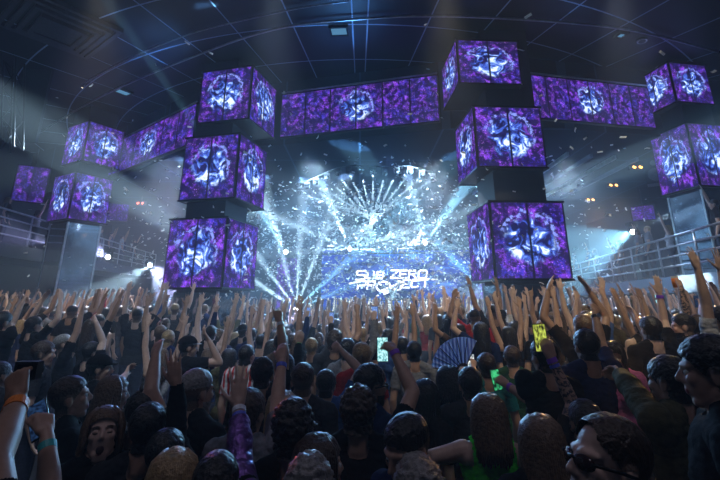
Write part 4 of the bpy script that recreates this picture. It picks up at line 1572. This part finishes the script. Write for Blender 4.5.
r, B = fg('big man in black t-shirt, wavy dark hair, filming with a bare arm raised', 358, 410, 1.80, 0, hair='curly', hairc='brown', topc='black', wide=1.12, fat=1.05,
          arms={'R': dict(up=1, e=(413, 392), w=(394, 352), h=(385, 336), pose='grip', n=(-.3, 1, 0))}, band=[('R', 'purple', .012, .028)])
W, hd, n, b = grip_frame(r, B, 'R')
phone(W + hd * .10 + n * .045 - Vector((.035, 0, 0)), (.0, .0, 1), (0, -1, -.1), 'phone with a bright teal screen held by the big man in black', 'teal')
fg('man with glasses and short dark hair looking sideways behind the big man in black', 372, 384, 1.80, -60, hair='short', hairc='black', topc='navy', glasses='clear', beard=True, eyes=True)
fg('man with dark short fade hair looking down, near the bottom of the picture', 411, 444, 1.76, 128, hair='fade', hairc='black', topc='navy', hpitch=R(-18), eyes=True, beard=True)
fg('person with curly grey hair at the bottom edge below the fade-haired man', 418, 489, 1.64, 0, hair='curly', hairc='grey', topc='black')
fg('woman in neon green tank top seen from behind, streaked long hair', 488, 414, 1.70, 0, hair='mid', hairc='light brown', top='tank', topc='neon green', female=True, skin=1,
   arms={'L': dict(up=.4, de=(-.9, .2, -.25), dw=(-.6, .75, .1), pose='relaxed')})
fg('woman with very long straight hair in front of the tattooed arm', 540, 440, 1.68, 2, hair='long', hairc='light brown', topc='black', female=True)
fg('man wearing dark sunglasses in side view, short hair, striped collar', 594, 438, 1.88, 98, Y=1.47, recede=.016, hair='fade', hairc='brown', topc='navy', glasses='sun', hpitch=R(14), skin=1)
fg('tall man in black t-shirt with thick dark hair, seen from behind at the edge', 707, 362, 1.82, 58, zf=.25, Y=1.85, hair='short', hairc='black', topc='black', wide=1.05, eyes=True)
r, B = fg('man with dark hair and olive shirt leaning to film, hand with pale wristband out', 668, 380, 1.68, 28, hair='short', hairc='black', topc='olive', top='jacket',
   arms={'L': dict(up=.6, e=(634, 392), w=(622, 377), h=(612, 366), pose='grip')}, band=[('L', 'white', .02, .02)])
r, B = fg('bearded man in black in side view with a bare arm bent upward', 682, 326, 1.82, 60, hair='fade', hairc='black', topc='black', beard=True, eyes=True,
   arms={'L': dict(up=.8, e=(648, 347), w=(636, 318), h=(631, 304), pose='relaxed')})
r, B = fg('person behind the sunglasses man holding up a phone with a tattooed arm', 588, 445, 1.66, 0, Y=2.25, hair='short', hairc='black', topc='black', skin=0, tattoo='L',
   arms={'L': dict(up=1, e=(573, 404), w=(548, 352), h=(538, 326), pose='grip', n=(.3, 1, 0)), }, band=[('L', 'purple', .0, .03), ('L', 'blue', .035, .02)])
W, hd, n, b = grip_frame(r, B, 'L')
phone(W + hd * .115 + n * .05 + Vector((-.02, 0, .02)), (-.05, 0, 1), (0, -1, -.05), 'phone with a yellow-green picture held up by the tattooed arm', 'gold', .085, .17)
r, B = fg('person in dark clothes reaching diagonally up with a purple wristband beside the green top', 549, 404, 1.70, 12, hair='short', hairc='black', topc='black', Y=2.9,
   arms={'L': dict(up=1, e=(533, 402), w=(508, 386), h=(490, 372), pose='grip', n=(0, 1, -.2))}, band=[('L', 'purple', .03, .03)])
W, hd, n, b = grip_frame(r, B, 'L')
phone(W + hd * .12 + n * .04, (-.15, .1, 1), (.1, -1, .1), 'phone with a faint green screen in the purple-banded reaching hand', 'green')
fg('man in dark green t-shirt with short dark hair seen from behind', 512, 357, 1.72, -12, hair='short', hairc='brown', topc='green', wide=1.05)
fg('man with headband-like black cap, white brim edge, in side view under the tower', 189, 347, 1.80, -55, hair='buzz', hairc='black', topc='black', cap=('black', 'front', 'white'), eyes=True,
   arms={'R': dict(up=.9, e=(234, 362), w=(206, 334), h=(199, 326), pose='relaxed')})
fg('man with shaved head in red striped shirt seen from behind', 247, 355, 1.76, -18, hair='buzz', hairc='black', topc='red striped')
fg('man with short brown hair in charcoal shirt, seen from behind in mid crowd', 303, 380, 1.76, 0, hair='fade', hairc='brown', topc='charcoal')
r, B = fg('person in blue shirt with one bare arm bent high over the head', 326, 384, 1.74, 0, hair='short', hairc='black', topc='blue',
   arms={'R': dict(up=1, e=(360, 370), w=(341, 350), h=(330, 341), pose='relaxed')})
fg('person with dark cap raising one bare arm straight up, pointing finger', 262, 380, 1.76, 0, hair='short', hairc='black', topc='black', Y=3.7, skin=2,
   arms={'R': dict(up=1, e=(284, 352), w=(280, 322), h=(275, 303), pose='point')}, band=[('R', 'white', .02, .025)], cap=('charcoal', 'front', 'charcoal'))
fg('person in black long sleeve raising a yellow-lit hand with a green wristband', 284, 376, 1.74, 4, hair='short', hairc='black', topc='black', top='long', Y=4.1,
   arms={'R': dict(up=1, e=(298, 362), w=(299, 345), h=(303, 322), pose='grip')}, band=[('R', 'green', .015, .025)])
fg('man in blue-grey t-shirt with dark hair, back turned, below the stage lettering', 414, 352, 1.74, 0, hair='short', hairc='black', topc='grey', wide=1.05)
fg('woman with long dark hair turned sideways in front of the blue-grey t-shirt man', 428, 396, 1.68, -60, hair='long', hairc='black', topc='black', female=True, eyes=True)
r, B = fg('person holding a pale phone screen upright next to a folding fan', 486, 366, 1.72, 5, hair='short', hairc='brown', topc='teal',
   arms={'L': dict(up=1, e=(475, 380), w=(473, 366), h=(474, 355), pose='grip', n=(0, 1, 0))})
W, hd, n, b = grip_frame(r, B, 'L')
phone(W + hd * .11 + n * .05, (0, 0, 1), (0, -1, 0), 'phone with a pale bright screen held next to the folding fan', 'pale', .08, .16)
r, B = fg('person waving an open folding fan above the shoulder', 448, 372, 1.70, 0, hair='bob', hairc='black', topc='black', female=True, Y=3.9,
   arms={'R': dict(up=.7, e=(467, 392), w=(466, 374), h=(462, 362), pose='grip', n=(0, 1, 0))})
W, hd, n, b = grip_frame(r, B, 'R')
fan = empty('hand_fan', W + hd * .08 + n * .03)
tag(fan, 'open folding fan of pale blue pleats held up in the crowd', 'fan')
vs, fs = [], []
for i in range(25):
    a = R(62 + 112 * i / 24)
    dz = .008 * (1 if i % 2 else -1)
    for rad in (.07, .30):
        for th in (0, .002):
            vs.append((math.cos(a) * rad, dz + th, math.sin(a) * rad))
for i in range(24):
    a, b_ = i * 4, i * 4 + 4
    fs += [(a, a + 2, b_ + 2, b_), (a + 1, b_ + 1, b_ + 3, a + 3), (a + 2, a + 3, b_ + 3, b_ + 2), (a, b_, b_ + 1, a + 1)]
MB().add(vs, fs).build('leaf', M_fan, fan)
for i in range(0, 25, 4):
    a = R(62 + 112 * i / 24)
    MB().tube([(0, -.006, 0), (math.cos(a) * .29, -.006, math.sin(a) * .29)], .004, 5).build('rib', M_black, fan)
fg('person with green-lit dark hair just behind the woman in neon green', 470, 384, 1.72, 0, hair='short', hairc='black', topc='charcoal')
# right side
r, B = fg('person in navy t-shirt holding a bare orange-lit forearm and black watch high', 586, 346, 1.74, 0, hair='short', hairc='black', topc='navy', skin=2,
   arms={'R': dict(up=1, e=(601, 344), w=(595, 314), h=(597, 300), pose='grip')}, watch='R')
fg('woman with dark hair and pink top looking down in the crowd', 613, 354, 1.62, 150, hair='bob', hairc='black', topc='pink', female=True, hpitch=R(-15), eyes=True)
r, B = fg('person with a bare arm straight up, open hand and purple wristband below the balcony', 654, 350, 1.80, 0, Y=4.6, hair='short', hairc='black', topc='black', skin=1,
   arms={'R': dict(up=1, e=(664, 322), w=(659, 292), h=(657, 266), pose='open')}, band=[('R', 'purple', .02, .03)])
r, B = fg('person near the edge reaching a pale bare arm toward the railing', 716, 296, 1.90, 15, hair='short', hairc='black', topc='white', skin=1, Y=4.2, zf=.25,
   arms={'L': dict(up=1, e=(703, 274), w=(692, 248), h=(686, 238), pose='open'), 'R': dict(up=1, e=(722, 286), w=(718, 262), h=(716, 248), pose='spread')})
r, B = fg('person lifting an orange drink cup with a tattooed forearm', 694, 318, 1.80, 5, Y=4.9, hair='short', hairc='brown', topc='black', tattoo='L',
   arms={'L': dict(up=1, e=(688, 303), w=(680, 285), h=(676, 274), pose='grip')})
W, hd, n, b = grip_frame(r, B, 'L')
cup = empty('drink_cup', W + hd * .10 + n * .045)
tag(cup, 'orange drink in a clear cup held high below the balcony', 'cup')
MB().tube([(0, 0, -.06), (0, 0, .04)], [.03, .037], 16).build('drink', CLOTH['orange'], cup, True)
MB().tube([(0, 0, .04), (0, 0, .065)], [.037, .04], 16, False).build('rim', M_white, cup, True)
r, B = fg('person in black holding a phone up at the edge below the balcony', 712, 312, 1.80, 0, Y=5.6, zf=.25, hair='short', hairc='black', topc='black',
   arms={'L': dict(up=1, e=(703, 316), w=(701, 305), h=(700, 296), pose='grip')})
W, hd, n, b = grip_frame(r, B, 'L')
phone(W + hd * .11 + n * .05, (0, 0, 1), (0, -1, 0), 'dark phone held up beside the orange drink', 'dark')
# left side
fg('man in profile with dark hair at the left edge of the crowd, black shirt', 32, 336, 1.78, -70, hair='short', hairc='black', topc='black', eyes=True)
fg('man in profile with brown hair next to the dark-haired profile man', 48, 334, 1.78, -62, hair='short', hairc='brown', topc='charcoal', eyes=True, Y=5.1)
fg('man with grey hair looking up with one arm raised straight', 68, 343, 1.78, -60, hair='fade', hairc='grey', topc='black', hpitch=R(22), eyes=True,
   arms={'R': dict(up=1, e=(80, 325), w=(84, 303), h=(86, 292), pose='open')})
fg('person at the far edge raising a yellow-lit bent arm with pointing hand', 6, 308, 1.82, -20, Y=5.6, zf=.25, hair='short', hairc='black', topc='black',
   arms={'R': dict(up=1, e=(11, 325), w=(22, 303), h=(26, 293), pose='point')})
fg('person lifting a bare elbow high, forearm bent back, in the left crowd', 92, 352, 1.72, -30, hair='short', hairc='black', topc='black', skin=1,
   arms={'R': dict(up=1, e=(103, 342), w=(96, 322), h=(91, 314), pose='relaxed')})
fg('person in dark cap in profile with both hands raised to the mouth', 101, 368, 1.72, -65, hair='buzz', hairc='black', topc='black', cap=('black', 'front', 'black'), eyes=True,
   arms={'R': dict(up=.5, e=(118, 384), w=(126, 374), h=(130, 364), pose='relaxed')})
r, B = fg('person with long sleeve and raised relaxed hand left of the purple-banded hand', 146, 398, 1.72, 0, hair='short', hairc='black', topc='charcoal', top='tshirt', Y=2.75,
   arms={'R': dict(up=1, e=(150, 388), w=(156, 354), h=(159, 338), pose='flat')})
fg('person with bleached long hair glimpsed beside the raised grey t-shirt sleeve', 283, 396, 1.66, 0, hair='long', hairc='blond', topc='black', female=True, Y=3.1)
# ------------------------------------------------------------------ the crowd: prototypes, copies with their own clothes, and the far mass
V3 = lambda *a: a
POSES = {
    'one arm raised': ({'R': dict(up=1, de=(.15, .3, 1), dw=(.02, .2, 1), pose='open')},),
    'other arm raised': ({'L': dict(up=1, de=(-.18, .3, 1), dw=(.05, .15, 1), pose='point')},),
    'both arms raised': ({'R': dict(up=1, de=(.3, .25, 1), dw=(.1, .2, 1), pose='spread'), 'L': dict(up=1, de=(-.28, .3, 1), dw=(-.05, .25, 1), pose='open')},),
    'fist pumped up': ({'R': dict(up=1, de=(.45, .4, .7), dw=(-.05, .3, 1), pose='fist')},),
    'bent arm raised': ({'L': dict(up=.9, de=(-.65, .3, .55), dw=(.25, .25, 1), pose='relaxed')},),
    'hands joined overhead': ({'R': dict(up=1, de=(.5, .35, .8), dw=(-.42, .2, 1), pose='flat', n=(-1, 0, 0)), 'L': dict(up=1, de=(-.5, .35, .8), dw=(.42, .2, 1), pose='flat', n=(1, 0, 0))},),
    'filming overhead': ({'R': dict(up=1, de=(.3, .7, .65), dw=(-.1, .3, 1), pose='grip')},),
    'arms down': ({},),
}
PROTO = []
def proto(pose, hair, top, female, H, seed, cap=None, **kw):
    r, B = person('p', (0, 0, 0), 0, H, .0105, hair=hair, top=top, female=female, arms=POSES[pose][0], seed=seed, cap=cap, **kw)
    PROTO.append((r, B, pose, hair, top, female, H, cap))
for i, a in enumerate([
    ('one arm raised', 'short', 'tshirt', False, 1.76), ('both arms raised', 'fade', 'tshirt', False, 1.80), ('arms down', 'short', 'tshirt', False, 1.74),
    ('fist pumped up', 'curly', 'tshirt', False, 1.76), ('other arm raised', 'long', 'tank', True, 1.68), ('both arms raised', 'wavy', 'tank', True, 1.66),
    ('bent arm raised', 'fade', 'tshirt', False, 1.78), ('hands joined overhead', 'short', 'tshirt', False, 1.80), ('filming overhead', 'short', 'long', False, 1.74),
    ('arms down', 'long', 'tshirt', True, 1.66), ('one arm raised', 'bob', 'crop', True, 1.66), ('arms down', 'buzz', 'tshirt', False, 1.80),
    ('both arms raised', 'buzz', 'tank', False, 1.78), ('one arm raised', 'buzz', 'tshirt', False, 1.78, ('black', 'back', 'black')), ('other arm raised', 'curly', 'long', False, 1.75),
    ('arms down', 'ponytail', 'tank', True, 1.67), ('filming overhead', 'fade', 'tshirt', False, 1.78), ('bent arm raised', 'long', 'tshirt', True, 1.66)]):
    proto(*a[:5], seed=100 + i, cap=a[5] if len(a) > 5 else None, wide=1 + .06 * math.sin(i * 2.1), hpitch=R(4 + 6 * math.sin(i)))
HAIR_WORD = {'short': 'short', 'fade': 'cropped', 'curly': 'curly', 'long': 'long', 'wavy': 'wavy', 'buzz': 'shaved', 'bob': 'bobbed', 'ponytail': 'ponytailed'}
TOP_WORD = {'tshirt': 't-shirt', 'tank': 'tank top', 'crop': 'short top', 'long': 'pullover'}
PART_OF = {'shirt': 'top', 'top': 'top', 'hair': 'hair', 'body': 'skin'}

def place(pr, loc, yaw, label_tail, group, sc=1., topc=None, hairc=None, skin=None, label=None):
    r, B, pose, hair, top, female, H, cap = pr
    c = copy_tree(r)
    c.location = loc
    c.rotation_euler = (0, 0, yaw)
    c.scale = (sc, sc, sc)
    for ch in c.children:
        st = ch.name.split('.')[0]
        m = {'shirt': CLOTH[topc], 'top': CLOTH[topc], 'hair': HAIRC[hairc], 'body': SKIN[skin]}.get(st)
        if m:
            ch.material_slots[0].link = 'OBJECT'
            ch.material_slots[0].material = m
    hw = (cap[0] + ' cap') if cap else (('' if hairc == 'black' and 0 else hairc + ' ') + {'short': 'short', 'fade': 'cropped', 'curly': 'curly', 'long': 'long', 'wavy': 'wavy', 'buzz': 'shaved', 'bob': 'bobbed', 'ponytail': 'tied'}[hair] + ' hair')
    c['label'] = label or 'person in %s %s, %s, %s, %s' % (topc, TOP_WORD[top], hw, pose.replace('other arm', 'left arm').replace('one arm', 'right arm'), label_tail)
    c['category'] = 'person'
    c['group'] = group
    return c

def zone(x, y):
    px, _ = proj((x, y, 1.7))
    dep = 'near-crowd' if y < 5.2 else ('mid-crowd' if y < 7.6 else 'deep-crowd')
    for lim, nm in ((60, 'outer edge'), (120, 'toward far tower'), (175, 'below balcony lamp'), (262, 'left near tower'), (322, 'before low lamp'), (365, 'below mirror ball'),
                    (440, 'below stage lettering'), (478, 'beside stage banner'), (560, 'right near tower'), (625, 'below amber lamps'), (9999, 'below balcony railing')):
        if px < lim:
            return dep + ' ' + nm
TOPS = ['black'] * 10 + ['charcoal'] * 5 + ['grey', 'grey', 'white', 'navy', 'navy', 'navy', 'blue', 'red', 'olive', 'green', 'brown']
HC = ['black', 'black', 'brown', 'brown', 'light brown', 'blond']
def blocked(x, y, r=.54):
    for a, b in OCC:
        if (a - x) ** 2 + (b - y) ** 2 < r * r:
            return True
    for tx, ty, w in TOWERS:
        if abs(tx - x) < w / 2 + .5 and abs(ty - y) < w / 2 + .5:
            return True
    return False
N_MID = 205
spots = []
y = 2.75
row = 0
while y < 24.3:
    x = -.92 * y - 1.2 + (row % 2) * .33
    while x < .9 * y + 1.2:
        xx, yy = x + rnd.uniform(-.13, .13), y + rnd.uniform(-.13, .13)
        x += .66
        if not (-11.4 < xx < 9.6 + .12 * max(0, yy - 12)) or blocked(xx, yy):
            continue
        z = terrace(xx, yy)
        if z != terrace(xx + .3, yy) or z != terrace(xx - .3, yy):
            continue
        px, py = proj((xx, yy, 1.7 + z))
        if not (-14 < px < 734):
            continue
        spots.append((xx, yy, z))
    y += .64
    row += 1
phones_mid = 0
UPI = [i for i, p in enumerate(PROTO) if p[2] != 'arms down']
DNI = [i for i, p in enumerate(PROTO) if p[2] == 'arms down']
for (x, y_, z) in spots[:N_MID]:
    up = rnd.random() < (.42 if y_ < 4.6 else .72)
    pr = PROTO[rnd.choice(UPI if up else DNI)]
    sc = rnd.uniform(.95, 1.05)
    yaw = R(rnd.uniform(-28, 28)) + math.atan2(x - 1.0, 26 - y_) * .8
    c = place(pr, (x, y_, z), yaw, zone(x, y_), 'crowd on the dance floor', sc, rnd.choice(TOPS), rnd.choice(HC), rnd.randrange(3))
    if pr[2] == 'filming overhead' and y_ < 8.5:
        B = pr[1]
        W, fd, hd, n, b, E = B.wr['R']
        q = Matrix.Rotation(yaw, 3, 'Z')
        pc = Vector((x, y_, z)) + q @ (W + hd * .11 + n * .048) * sc
        lab = 'lit phone held up by the %s person, %s' % (c['label'].split(' in ')[1].split(',')[0], zone(x, y_))
        phone(pc, (0, 0, 1), q @ Vector((0, -1, 0)), lab, rnd.choice(['teal', 'pale', 'blue', 'gold']), .078, .155, 'phones filming in the crowd')
    OCC.append((x, y_))

# spectators on the balconies
def on_balcony(seg_, t, inset, zf, ip, yaw, topc, hairc, label=None, tail='', sc=1.):
    p, q, nrm = seg_
    v = p.lerp(q, t) + nrm * inset
    place(PROTO[ip], (v.x, v.y, zf), yaw, tail, 'spectators on the balcony', sc, topc, hairc, rnd.randrange(3), label)
ZL, ZR = 4.05, 2.85
tl = [.035, .07, .10, .135, .175, .30, .335, .365, .41, .45, .49, .53, .57, .61, .65, .69, .73, .78, .83, .88]
for i, t_ in enumerate(tl):
    nm = ('near end' if t_ < .2 else ('beside tower' if t_ < .38 else ('halfway along' if t_ < .62 else 'toward stage')))
    if i == 8:
        on_balcony(BL, t_, .5, ZL, 1, R(-55), 'red', 'black', 'person in bright red shirt leaning at the balcony railing with both arms raised')
        continue
    ip = rnd.choice(UPI if i in (0, 1, 2, 5, 7) or rnd.random() < .45 else DNI)
    on_balcony(BL, t_, .45 + .25 * (i % 2), ZL, ip, R(-60 + rnd.uniform(-20, 20)), rnd.choice(['black', 'charcoal', 'navy', 'grey', 'white', 'blue']), rnd.choice(HC), None, 'high balcony '  + nm)
for i, t_ in enumerate([.04, .085, .27, .23, .31, .33, .40, .47, .55, .63, .71, .8]):
    if i == 1:
        on_balcony(BR, t_, .5, ZR, 0, R(50), 'charcoal', 'black', 'person in charcoal t-shirt raising one arm above the railing below the purple wall screen', sc=1.05)
        continue
    if i == 0:
        on_balcony(BR, t_, .6, ZR, 1, R(55), 'black', 'black', 'person in black standing highest at the railing end beside the far right tower')
        continue
    nm = 'beside lamp' if .15 < t_ < .42 else ('near loudspeaker' if t_ < .2 else 'toward stage')
    on_balcony(BR, t_, .45 + .25 * (i % 2), ZR, rnd.choice(UPI if i % 2 else DNI), R(48 + rnd.uniform(-20, 20)), rnd.choice(['black', 'charcoal', 'navy', 'grey', 'white']), rnd.choice(HC), None, 'low balcony ' + nm)
# the performer
place(PROTO[1], (2.0, 27.75, 1.2), R(180), '', 'performers', 1.0, 'white', 'black', 0, 'performer in white top standing behind the booth with both arms raised')

for pr in PROTO:
    for o in list(pr[0].children):
        for oo in list(o.children):
            D.objects.remove(oo)
        D.objects.remove(o)
    D.objects.remove(pr[0])

# everyone farther back: one mass of small figures
far_mats = [SKIN[0], HAIRC['black'], CLOTH['black'], CLOTH['navy'], CLOTH['grey'], CLOTH['white'], CLOTH['red'], HAIRC['light brown'], M_denim, SKIN[1]]
low_p = []
for i, (pose, female) in enumerate([('one arm raised', False), ('both arms raised', False), ('arms down', False), ('both arms raised', True), ('other arm raised', False), ('fist pumped up', False), ('hands joined overhead', True), ('arms down', True)]):
    B = Body(H=1.70 if female else 1.77, female=female, arms=POSES[pose][0])
    for s in 'LR':
        W, fd, hd, n, b, E = B.wr[s]
        B.mb.capsule(W, W + hd * .13, .036, .040)
        B.segs.append((W, W + hd * .13, .05, .05, 'hand'))
    B.remesh(.031)
    q = B.Q[:, 0]
    hm = hair_mask(B, 'short')[q]
    tg = B.tag[q]
    ids = np.zeros(len(q), int)
    ids[np.isin(tg, ['torso'])] = 2
    ids[np.isin(tg, ['uarm']) & (B.tt[q] < .6)] = 2
    ids[np.isin(tg, ['pelvis', 'thigh', 'shin', 'foot'])] = 8
    ids[hm] = 1
    V = B.V.copy()
    hv = np.unique(B.Q[hm])
    V[hv] += B.N[hv] * .012
    low_p.append((V, B.Q, ids))
    D.meshes.remove(B.me)
AV, AQ, AI, nv = [], [], [], 0
for (x, y_, z) in spots[N_MID:]:
    if not (-11 < x < 9):
        continue
    V, Q, ids = low_p[rnd.choice([0, 1, 1, 3, 3, 4, 5, 6, 2, 7])]
    a = R(rnd.uniform(-25, 25))
    sc = rnd.uniform(.94, 1.07)
    ca, sa = math.cos(a) * sc, math.sin(a) * sc
    AV.append(V @ np.array([[ca, sa, 0], [-sa, ca, 0], [0, 0, sc]]) + np.array([x, y_, z]))
    AQ.append(Q + nv)
    nv += len(V)
    ii = ids.copy()
    ii[ids == 2] = rnd.choice([2, 2, 2, 3, 3, 4, 5, 6])
    ii[ids == 1] = rnd.choice([1, 1, 7])
    ii[ids == 0] = rnd.choice([0, 9])
    AI.append(ii)
AV, AQ, AI = np.concatenate(AV), np.concatenate(AQ), np.concatenate(AI)
me = D.meshes.new('crowd')
me.vertices.add(len(AV))
me.vertices.foreach_set('co', AV.astype(np.float32).ravel())
me.loops.add(AQ.size)
me.loops.foreach_set('vertex_index', AQ.astype(np.int32).ravel())
me.polygons.add(len(AQ))
me.polygons.foreach_set('loop_start', np.arange(0, AQ.size, 4, dtype=np.int32))
me.polygons.foreach_set('material_index', AI.astype(np.int32))
me.polygons.foreach_set('use_smooth', np.ones(len(AQ), bool))
for m in far_mats:
    me.materials.append(m)
me.update(calc_edges=True)
me.validate()
o = link(D.objects.new('crowd', me))
tag(o, 'mass of tiny far dancers with raised hands in front of the stage', 'crowd', None, 'stuff')

# ------------------------------------------------------------------ confetti
def paper_mat():
    m = D.materials.new('confetti_paper')
    nt = nodes_of(m)
    N, L = nt.nodes, nt.links
    out = N.new('ShaderNodeOutputMaterial')
    a = N.new('ShaderNodeBsdfDiffuse')
    b = N.new('ShaderNodeBsdfTranslucent')
    oi = N.new('ShaderNodeTexNoise')
    oi.inputs['Scale'].default_value = 3
    cr = N.new('ShaderNodeValToRGB')
    cr.color_ramp.elements[0].color = (.75, .78, .8, 1)
    cr.color_ramp.elements[1].color = (.95, .95, .95, 1)
    L.new(oi.outputs['Fac'], cr.inputs['Fac'])
    for x in (a, b):
        L.new(cr.outputs[0], x.inputs['Color'])
    mx = N.new('ShaderNodeMixShader')
    mx.inputs[0].default_value = .45
    L.new(a.outputs[0], mx.inputs[1])
    L.new(b.outputs[0], mx.inputs[2])
    L.new(mx.outputs[0], out.inputs['Surface'])
    return m
M_conf = paper_mat()
def strip_mb(w, l, bend):
    mb = MB()
    vs, fs = [], []
    for i in range(5):
        t = i / 4 - .5
        for sx in (-1, 1):
            for th in (0, .0006):
                vs.append((sx * w / 2, t * l, bend * (t * t) * 4 + th))
    for i in range(4):
        a, b = i * 4, i * 4 + 4
        fs += [(a, a + 2, b + 2, b), (a + 1, b + 1, b + 3, a + 3), (a, b, b + 1, a + 1), (a + 2, a + 3, b + 3, b + 2)]
    fs += [(0, 1, 3, 2), (16, 18, 19, 17)]
    return mb.add(vs, fs)
c_mesh = [strip_mb(.026, .062, b).mesh('confetti', (M_conf,)) for b in (.0, .006, -.01)]
crnd = random.Random(5)
big = [(187, 43, 4), (210, 53, 4), (426, 24, 4), (528, 16, 3.2), (521, 50, 3), (662, 53, 4), (713, 72, 4), (575, 130, 5), (623, 137, 4), (572, 148, 5), (647, 148, 5), (600, 152, 5), (560, 148, 6),
       (126, 189, 5), (160, 181, 5), (214, 207, 5), (540, 96, 5), (556, 120, 6), (390, 215, 7), (610, 215, 5), (302, 130, 6), (318, 137, 6)]
cps = [at(*b) for b in big]
while len(cps) < 300:
    if crnd.random() < .7:
        px, py = crnd.gauss(375, 95), crnd.gauss(215, 55)
    else:
        px, py = crnd.uniform(20, 710), crnd.uniform(60, 310)
    if not (5 < px < 715 and 12 < py < 318):
        continue
    Y = crnd.uniform(5, 11.5)
    p = at(px, py, Y)
    if 2.1 < p.z < CEIL - .4 and not any(abs(p.x - a) < 1.25 and abs(p.y - b) < 1.25 for a, b, _ in TOWERS):
        cps.append(p)
for p in cps:
    o = D.objects.new('confetti', crnd.choice(c_mesh))
    COL.objects.link(o)
    o.location = p
    o.rotation_euler = (crnd.uniform(0, 6.3), crnd.uniform(0, 6.3), crnd.uniform(0, 6.3))
    tag(o, 'small white paper confetti strip fluttering in the air over the crowd', 'confetti', 'confetti strips in the air')
fm = MB()
proto_v = np.concatenate(strip_mb(.042, .095, .008).v)
proto_f = strip_mb(.042, .095, .008).f
cnt = 0
while cnt < 4600:
    px, py = crnd.gauss(378, 120), crnd.gauss(245, 48)
    Y = crnd.uniform(12, 27)
    p = at(px, py, Y)
    if not (2.2 < p.z < SOFF - .28 and -12 < p.x < 10):
        continue
    if any(abs(p.x - a) < 1.3 and abs(p.y - b) < 1.3 for a, b, _ in TOWERS):
        continue
    q = Matrix.Rotation(crnd.uniform(0, 6.3), 3, 'X') @ Matrix.Rotation(crnd.uniform(0, 6.3), 3, 'Z')
    fm.add(proto_v @ np.array(q).T + np.array(p), proto_f)
    cnt += 1
tag(fm.build('confetti_cloud', M_conf), 'cloud of tiny white confetti drifting before the stage', 'confetti', None, 'stuff')
print('PEOPLE', len(FG), len(spots))


scene.view_settings.view_transform = 'Standard'
scene.view_settings.look = 'None'
scene.view_settings.gamma = 1
scene.view_settings.exposure = 0
scene.view_settings.use_curve_mapping = False
cy = scene.cycles
cy.max_bounces = 4
cy.diffuse_bounces = 2
cy.glossy_bounces = 3
cy.volume_bounces = 0
cy.use_denoising = True
cy.sample_clamp_indirect = 4
cy.sample_clamp_direct = 0
